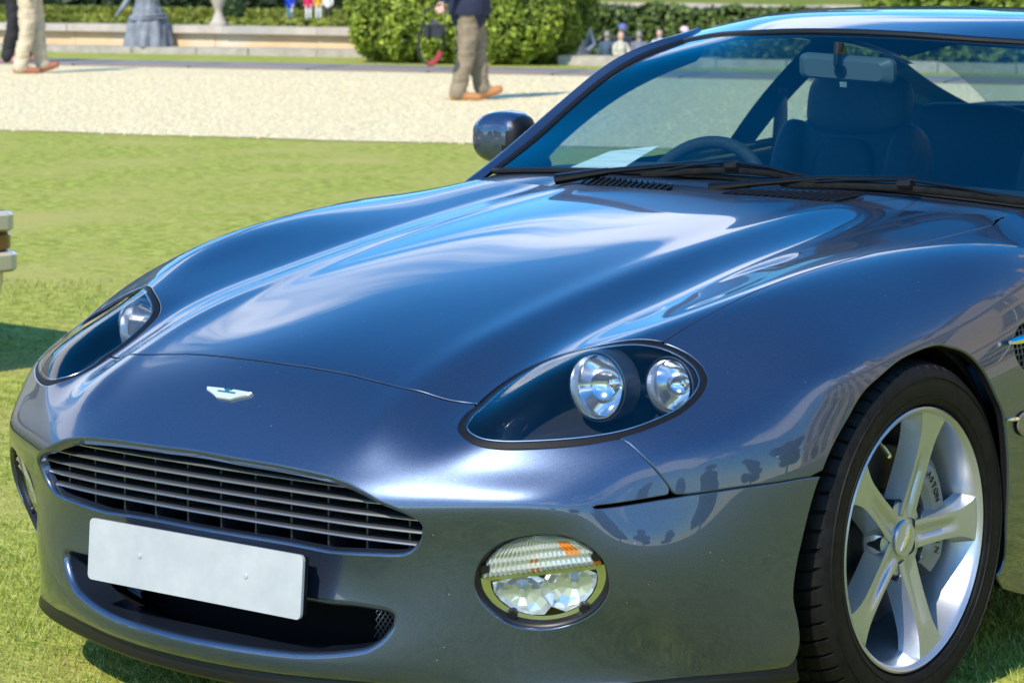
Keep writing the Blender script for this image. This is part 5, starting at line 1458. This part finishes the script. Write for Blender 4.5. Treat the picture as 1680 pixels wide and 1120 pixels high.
mb = MB(); mb.box((0, -.012, -.034), (.018, .012, .012)); mb.build("dip_lever", CHROME, rv, smooth=False)

# dashboard, steering wheel, seats
da = [[(-.70, .745, .862), (-.35, .74, .876), (0, .74, .880), (.35, .74, .876), (.70, .745, .862)], [(-.72, .95, .872), (-.35, .95, .890), (0, .95, .882), (.35, .95, .880), (.72, .95, .868)], [(-.72, 1.06, .862), (-.37, 1.06, .888), (0, 1.04, .876), (.35, 1.06, .872), (.72, 1.06, .858)], [(-.72, 1.09, .80), (-.37, 1.10, .82), (0, 1.07, .80), (.35, 1.09, .80), (.72, 1.09, .80)], [(-.72, 1.08, .5), (-.37, 1.08, .5), (0, 1.08, .5), (.35, 1.08, .5), (.72, 1.08, .5)]]
gridobj("dashboard", loft(da, 41, 41), DASHM, car)
mb = MB(); mb.tube([(-.37 + .178 * math.cos(a), 1.10 + .18 * math.sin(a) * .34, .778 + .162 * math.sin(a)) for a in np.linspace(0, 2 * math.pi, 49)], .0155, 12, caps=False)
stw = mb.build("steering_wheel", DASHM, car)
mb = MB(); mb.lathe([(0, 0), (.055, .0), (.06, .03), (.03, .06)], c=(-.37, 1.09, .79), axis='Y', n=20)
for a in (R(0), R(180), R(-90)): mb.tube([(-.37, 1.10, .79), (-.37 + .18 * math.cos(a), 1.10 + .054 * math.sin(a), .79 + .17 * math.sin(a))], .016, 8)
mb.build("wheel_hub", DASHM, stw)
def cushion(name, c, d, par, mat=LEATHER, e=4.0, tilt=0.0):
    n1, n2 = 24, 40; V = []; F = []
    for i in range(n1 + 1):
        th = math.pi * (i / n1 - .5)
        for j in range(n2):
            ph = 2 * math.pi * j / n2
            sp = lambda w, k: math.copysign(abs(w) ** (2 / k), w)
            x, y, z = sp(math.cos(th), e) * sp(math.cos(ph), e), sp(math.cos(th), e) * sp(math.sin(ph), e), sp(math.sin(th), e)
            x, y, z = x * d[0] / 2, y * d[1] / 2, z * d[2] / 2
            y, z = y * math.cos(tilt) - z * math.sin(tilt), y * math.sin(tilt) + z * math.cos(tilt)
            V.append((c[0] + x, c[1] + y, c[2] + z))
    for i in range(n1):
        for j in range(n2): F.append((i * n2 + j, i * n2 + (j + 1) % n2, (i + 1) * n2 + (j + 1) % n2, (i + 1) * n2 + j))
    mb = MB(); mb.add(V, F); return mb.build(name, mat, par, sharp=R(80))
for xc in (-.352, .352):
    st = cushion("seat", (xc, 1.73, .66), (.40, .14, .64), car, e=5, tilt=R(-10))
    cushion("headrest", (xc, 1.765, 1.005), (.285, .11, .175), st, e=3.4, tilt=R(-8))
    for sx in (-1, 1): cushion("bolster", (xc + sx * .165, 1.69, .70), (.085, .15, .54), st, e=3, tilt=R(-10))
    cushion("centre_panel", (xc, 1.675, .69), (.19, .07, .48), st, e=4, tilt=R(-10))
    cushion("seat_base", (xc, 1.40, .36), (.46, .56, .16), st, e=4)
for xc in (-.30, .30):
    rs = cushion("rear_seat", (xc, 2.20, .74), (.46, .16, .52), car, e=4, tilt=R(-14))
mb = MB(); mb.box((0, 2.6, .90), (1.2, .55, .03)); mb.build("parcel_shelf", DASHM, car, smooth=False)
mb = MB(); mb.box((0, 1.6, .25), (1.5, 2.0, .03)); mb.box((-.76, 1.6, .62), (.04, 1.7, .46)); mb.box((.76, 1.6, .62), (.04, 1.7, .46)); mb.build("cabin_trim", DASHM, car, smooth=False)
# seat belts by the door pillars
for s in (1, -1):
    mb = MB(); mb.tube([(s * .70, 1.93, 1.02), (s * .69, 1.92, .96), (s * .68, 1.88, .70), (s * .67, 1.80, .45)], .022, 8, flat=.25); mb.lathe([(0, -.012), (.026, -.01), (.026, .01), (0, .012)], c=(s * .70, 1.93, 1.03), axis='X', n=16); mb.build("seat_belt", BLACK, car)
# papers on the dash
pr = [[(-.525, .763, .884), (-.375, .775, .889)], [(-.485, .81, .909), (-.355, .826, .918)], [(-.448, .848, .930), (-.331, .876, .946)]]
PAPER2 = noisy("printed_paper", (.75, .78, .76), (.90, .92, .90), 3, .8, stretch=(2, 60, 2), lo=.45, hi=.5)
pg = gridobj("paper_sheet", loft(pr, 6, 9), PAPER2, None); tag(pg, "white printed paper sheets lying on the dashboard behind the windscreen", "paper")
pr2 = [[(-.545, .80, .893), (-.43, .79, .897)], [(-.53, .875, .912), (-.42, .88, .913)]]

# door mirrors
for s in (1, -1):
    c = np.array((s * .905, 1.03, .932)); V = []; F = []; n1, n2 = 30, 40
    sp = lambda w, k: math.copysign(abs(w) ** (2 / k), w)
    for i in range(n1 + 1):
        th = math.pi * (i / n1 - .5)
        for j in range(n2):
            ph = 2 * math.pi * j / n2
            x = sp(math.cos(th), 2.8) * sp(math.cos(ph), 2.8) * .078; y = sp(math.cos(th), 2.8) * sp(math.sin(ph), 2.8) * .062; z = sp(math.sin(th), 2.8) * .066
            y = min(y, .036)
            k = 1 - .28 * (x / .082 if x > 0 else 0) * .4
            V.append(tuple(c + np.array((s * x, y + .012 * (1 - abs(x) / .082), z * k + .05 * x * .2))))
    for i in range(n1):
        for j in range(n2): F.append((i * n2 + j, i * n2 + (j + 1) % n2, (i + 1) * n2 + (j + 1) % n2, (i + 1) * n2 + j))
    mb = MB(); mb.add(V, F); mb.m = [1 if np.mean([V[i][0] * s for i in q]) < .905 - .042 - .25 * (np.mean([V[i][2] for i in q]) - .932) * -1 * -1 else 0 for q in F]; dm = mb.build("door_mirror", [PAINT, BLACK], car, sharp=R(50))
    mb = MB(); pp = rounded_plate(.135, .10, 0, .035); m = len(pp)
    V = [(c[0] + x, c[1] + .0375, c[2] + z) for x, z in pp]; mb.add(V, [tuple(range(m))]); mb.build("mirror_glass", CHROME, dm, smooth=False)
    mb = MB(); mb.tube([(s * .85, 1.045, .925), (s * .82, 1.04, .90), (s * .785, 1.02, .872)], [.046, .034, .03], 14, flat=.8); mb.build("mirror_arm", BLACK, dm)

# ---- wheels
def wheel(yc, s, front):
    hub = Vector((0, yc, .327)); X = .887 if front else .885
    def W(x, y, z): return (s * x, yc + y, .327 + z)
    # rim: lip and barrel
    mb = MB()
    prof = [(.2435, X - .012), (.2435, X - .002), (.240, X), (.2345, X - .003), (.231, X - .010), (.2285, X - .020), (.216, X - .05), (.208, X - .09), (.206, X - .20), (.215, X - .215)]
    mb.lathe([(r_, s * x_) for r_, x_ in prof], c=hub, axis='X', n=96)
    rim = mb.build("wheel", SILVER, car)
    # tyre with cut tread
    nb, sub = 60, 4
    sec = [(.2435, X - .016), (.247, X - .004), (.252, X + .002), (.2600, X + .0045), (.2605, X + .0065), (.2625, X + .0065), (.263, X + .005), (.268, X + .006), (.288, X + .007), (.2965, X + .0058), (.297, X + .0078), (.2985, X + .0078), (.299, X + .005), (.303, X + .004), (.314, X - .003), (.3215, X - .014), (.3255, X - .026),
           (.327, X - .044), (.3272, X - .062), (.3210, X - .064), (.3210, X - .072), (.3275, X - .074), (.3275, X - .118), (.3210, X - .120), (.3210, X - .130), (.3275, X - .132), (.3275, X - .176), (.3210, X - .178), (.3210, X - .186), (.327, X - .188), (.3245, X - .222), (.312, X - .238), (.288, X - .248), (.25, X - .235)]
    V = []; F = []; n = nb * sub
    for k in range(n):
        groove = (k % sub) < 2; kk = (k // sub) * sub + (0.0, .62, .74, 3.88)[k % sub]
        for q, (r_, x_) in enumerate(sec):
            a = 2 * math.pi * (kk + (0.9 * (X - x_) / .04 if 14 <= q else 0)) / n
            if groove and (15 <= q <= 17 or q in (18, 22, 21, 29, 30)): r_ = r_ - .0075
            V.append(W(x_, r_ * math.cos(a), r_ * math.sin(a)))
    m = len(sec)
    for k in range(n):
        for q in range(m - 1): F.append((k * m + q, k * m + q + 1, ((k + 1) % n) * m + q + 1, ((k + 1) % n) * m + q))
    mb = MB(); mb.add(V, F); mb.build("tyre", RUBBER, rim, sharp=R(28))
    # five sculpted spokes
    base = R(1.5)
    for q in range(5):
        A = base + q * 2 * math.pi / 5
        V = []; F = []; ns, nc = 26, 15
        for i in range(ns):
            r_ = .040 + (.2335 - .040) * i / (ns - 1); t = i / (ns - 1)
            hw = .0375 - .0045 * math.sin(math.pi * min(1, t * 1.2)) + .026 * (max(0, t - .66) / .34) ** 2.2
            hw *= 1.0
            xf = X - .028 + .020 * t ** 1.5 + .003 * math.sin(math.pi * t)
            gd = .0075 * max(0.0, 1 - ((t - .28) / .42) ** 2) if t < .70 else 0.0        # sunken channel from the hub outward
            for j in range(nc):
                c_ = -1 + 2 * j / (nc - 1); a_ = abs(c_)
                dep = 0.0
                if a_ > .72: dep += .003 + (a_ - .72) / .28 * .034
                dep += .0012 * a_ * a_
                if c_ > -0.30 and c_ < .36: dep += gd * min(1, min(c_ + .30, .36 - c_) / .14)
                tt = c_ * hw
                yy = r_ * math.cos(A) - tt * math.sin(A); zz_ = r_ * math.sin(A) + tt * math.cos(A)
                V.append(W(xf - dep, yy, zz_))
        for i in range(ns - 1):
            for j in range(nc - 1): F.append((i * nc + j, i * nc + j + 1, (i + 1) * nc + j + 1, (i + 1) * nc + j))
        mb = MB(); mb.add(V, F); sp_ = mb.build("spoke", SILVER, rim, sharp=R(48))
    # hub face with lug pockets, lugs, cap
    mb = MB(); mb.lathe([(.078, s * (X - .075)), (.076, s * (X - .044)), (.068, s * (X - .034)), (.040, s * (X - .031)), (.034, s * (X - .030))], c=hub, axis='X', n=60,
                        rfun=None); mb.build("hub", SILVER, rim)
    mb = MB(); mb.lathe([(.035, s * (X - .036)), (.0345, s * (X - .026)), (.031, s * (X - .0235)), (.0005, s * (X - .0225))], c=hub, axis='X', n=48); mb.build("centre_cap", SILVER, rim, sharp=R(14))
    wg = [(-.026, .005), (-.006, .0052), (-.004, .0035), (.004, .0035), (.006, .0052), (.026, .005), (.017, -.0005), (.008, -.0048), (-.008, -.0048), (-.017, -.0005)]
    ca, sa = math.cos(R(58)), math.sin(R(58))
    mb = MB(); V = [W(X - .0215, x_ * ca - y_ * sa, x_ * sa + y_ * ca) for x_, y_ in wg] + [W(X - .0235, x_ * ca - y_ * sa, x_ * sa + y_ * ca) for x_, y_ in wg]
    m = len(wg); mb.add(V, [tuple(range(m))] + [(i, (i + 1) % m, m + (i + 1) % m, m + i) for i in range(m)]); mb.build("cap_emblem", CHROME, rim, smooth=False)
    for q in range(5):
        a = base + R(36) + q * 2 * math.pi / 5; cx = hub + Vector((0, .0635 * math.cos(a), .0635 * math.sin(a)))
        mb = MB(); mb.lathe([(.0165, s * (X - .029)), (.0145, s * (X - .033)), (.0135, s * (X - .06))], c=cx, axis='X', n=24); mb.build("lug_pocket", HOUSING, rim)
        mb = MB(); mb.lathe([(.009, s * (X - .058)), (.009, s * (X - .040)), (.006, s * (X - .036)), (.0, s * (X - .036))], c=cx, axis='X', n=6); mb.build("lug_nut", ALU, rim, smooth=False)
    # brake disc, carrier, caliper
    mb = MB(); mb.lathe([(.070, s * .800), (.165, s * .800), (.165, s * .772), (.07, s * .772)], c=hub, axis='X', n=64); mb.lathe([(.085, s * .80), (.083, s * .822), (.0, s * .822)], c=hub, axis='X', n=48); mb.build("brake_disc", DISC, rim)
    V = []; F = []; na = 22
    for i in range(na + 1):
        a = R(-32 + 84 * i / na); e_ = min(1, min(i, na - i) / 3)
        for r_, x_ in ((.112, .800), (.114, .836), (.128, .846), (.166, .846), (.186, .832), (.188, .76)):
            V.append(W(x_ - (1 - e_) * .012, r_ * math.cos(a), r_ * math.sin(a)))
    for i in range(na):
        for j in range(5): F.append((i * 6 + j, i * 6 + j + 1, (i + 1) * 6 + j + 1, (i + 1) * 6 + j))
    F.append(tuple(range(6))); F.append(tuple(range(na * 6, na * 6 + 6)))
    mb = MB(); mb.add(V, F); cal = mb.build("brake_caliper", CALIPER, rim, sharp=R(30))
    if s > 0 and front:
        # lettering along the caliper
        word = "ASTON MARTIN"
        for i, chx in enumerate(word):
            if chx == " ": continue
            cu = bpy.data.curves.new("letter", 'FONT'); cu.body = chx; cu.size = .0185; cu.align_x = 'CENTER'; cu.align_y = 'CENTER'; cu.extrude = .0006
            t_ = bpy.data.objects.new("letter", cu); col.objects.link(t_)
            dg = bpy.context.evaluated_depsgraph_get(); me = bpy.data.meshes.new_from_object(t_.evaluated_get(dg)); bpy.data.objects.remove(t_)
            me.materials.clear(); me.materials.append(BLACK)
            lo_ = bpy.data.objects.new("caliper_letter", me); col.objects.link(lo_); lo_.parent = rim
            a = R(44 - 5.6 * i); r_ = .147
            # text upright pointing outwards from the hub, read running downwards
            xd = Vector((0, math.sin(a), -math.cos(a))); yd = Vector((0, math.cos(a), math.sin(a))); zd = Vector((1, 0, 0))
            Mx = Matrix((xd, yd, zd)).transposed().to_4x4(); Mx.translation = Vector(W(.8475, r_ * math.cos(a), r_ * math.sin(a)))
            lo_.matrix_world = Mx
    mb = MB(); mb.tube([W(.835, -.06, .185), W(.86, -.072, .170), W(.872, -.078, .162)], [.004, .0045, .004], 8); mb.build("valve", CHROME, rim)
    mb = MB(); mb.lathe([(.20, s * .74), (.02, s * .74)], c=hub, axis='X', n=40); mb.build("back_plate", MATT, rim, sharp=R(80))
    return rim
for s in (1, -1):
    wheel(0.0, s, True); wheel(2.59, s, False)

# ================================================================== cream car at the left edge
cc = empty("parked_car", (0, 0, 0)); tag(cc, "cream coloured car with brown corner lamp at the left edge of the lawn", "car")
CX_, Y1 = -4.562, 1.93
sec = []
for y, w, zt in ((1.93, .83, .72), (1.90, .865, .80), (1.80, .885, .86), (1.5, .90, .90), (.9, .91, .93), (0, .92, .93), (-1.2, .92, .92), (-2.0, .90, .86), (-2.4, .82, .74), (-2.48, .70, .64)):
    row = []
    for a in np.linspace(0, math.pi, 25):
        k = 2 / 3.4
        x = math.copysign(abs(math.cos(a)) ** k, math.cos(a)) * w; z = .30 + (abs(math.sin(a)) ** k) * (zt - .30)
        row.append((CX_ + x, y, z))
    sec.append([(CX_ + w * .96, y, .22)] + row + [(CX_ - w * .96, y, .22)])
V = [p for r_ in sec for p in r_]; m = len(sec[0]); F = []
for i in range(len(sec) - 1):
    for j in range(m - 1): F.append((i * m + j, i * m + j + 1, (i + 1) * m + j + 1, (i + 1) * m + j))
F.append(tuple(range(m))); F.append(tuple(range((len(sec) - 1) * m, len(sec) * m)))
mb = MB(); mb.add(V, F); mb.build("body", CREAM, cc, sharp=R(60))
cab = [[(CX_ - .72, 1.15, .90), (CX_ - .52, .75, 1.30), (CX_, .72, 1.36), (CX_ + .52, .75, 1.30), (CX_ + .72, 1.15, .90)], [(CX_ - .78, .2, .92), (CX_ - .56, .2, 1.36), (CX_, .2, 1.42), (CX_ + .56, .2, 1.36), (CX_ + .78, .2, .92)], [(CX_ - .76, -1.2, .90), (CX_ - .52, -.55, 1.30), (CX_, -.5, 1.36), (CX_ + .52, -.55, 1.30), (CX_ + .76, -1.2, .90)]]
gridobj("cabin", loft(cab, 41, 25), CREAM, cc)
# bumper wrapping the tail, brown corner lamp set into it, bright lower edge
def wrap(z0, z1, out, mat, name, x0=0.0, x1=1.0, rr_=.07):
    P = []
    w = .86 + out; y1 = Y1 - .02 + out
    path = [(CX_ + w, y1 - .75), (CX_ + w, y1 - rr_)] + [(CX_ + w - rr_ + rr_ * math.cos(a), y1 - rr_ + rr_ * math.sin(a)) for a in np.linspace(.15, math.pi / 2, 9)] + [(CX_ - w + rr_, y1)] + [(CX_ - w + rr_ - rr_ * math.sin(a), y1 - rr_ + rr_ * math.cos(a)) for a in np.linspace(.1, math.pi / 2, 9)] + [(CX_ - w, y1 - .75)]
    n = len(path); a0, a1 = int(x0 * (n - 1)), max(int(x1 * (n - 1)), 1)
    path = path[a0:a1 + 1]
    h = (z1 - z0); V = []; F = []
    prof = [(-.05, z0), (-.012, z0), (0, z0 + .010), (0, z1 - .010), (-.012, z1), (-.05, z1)]
    for i, (x, y) in enumerate(path):
        q0 = path[max(i - 1, 0)]; q1 = path[min(i + 1, len(path) - 1)]; t = Vector((q1[0] - q0[0], q1[1] - q0[1])).normalized(); nn_ = Vector((t.y, -t.x))
        if nn_.dot(Vector((x - CX_, y - 0))) < 0: nn_ = -nn_
        for d, z in prof: V.append((x + nn_.x * d, y + nn_.y * d, z))
    m = len(prof)
    for i in range(len(path) - 1):
        for j in range(m - 1): F.append((i * m + j, i * m + j + 1, (i + 1) * m + j + 1, (i + 1) * m + j))
    F.append(tuple(range(m))); F.append(tuple(range((len(path) - 1) * m, len(path) * m)))
    mb = MB(); mb.add(V, F); return mb.build(name, mat, cc, sharp=R(40))
wrap(.335, .400, .05, CREAM, "bumper"); wrap(.466, .53, .043, CREAM, "rear_panel")
wrap(.402, .464, .036, principled("brown_lamp_lens", (.16, .055, .015), .15, coat=1.0), "corner_lamp", 0.0, .62)
wrap(.165, .20, -.02, CHROME, "lower_trim")
for s in (-1, 1):
    for yy in (1.05, -1.55):
        mb = MB(); mb.lathe([(.20, s * .02), (.30, s * .03), (.31, 0), (.31, -s * .16), (.20, -s * .16)], c=(CX_ + s * .80, yy, .31), axis='X', n=40); wh = mb.build("wheel", RUBBER, cc)
        mb = MB(); mb.lathe([(.20, 0), (.19, s * .01), (.06, -s * .02), (0.0, -s * .015)], c=(CX_ + s * .82, yy, .31), axis='X', n=40); mb.build("hubcap", CHROME, wh)
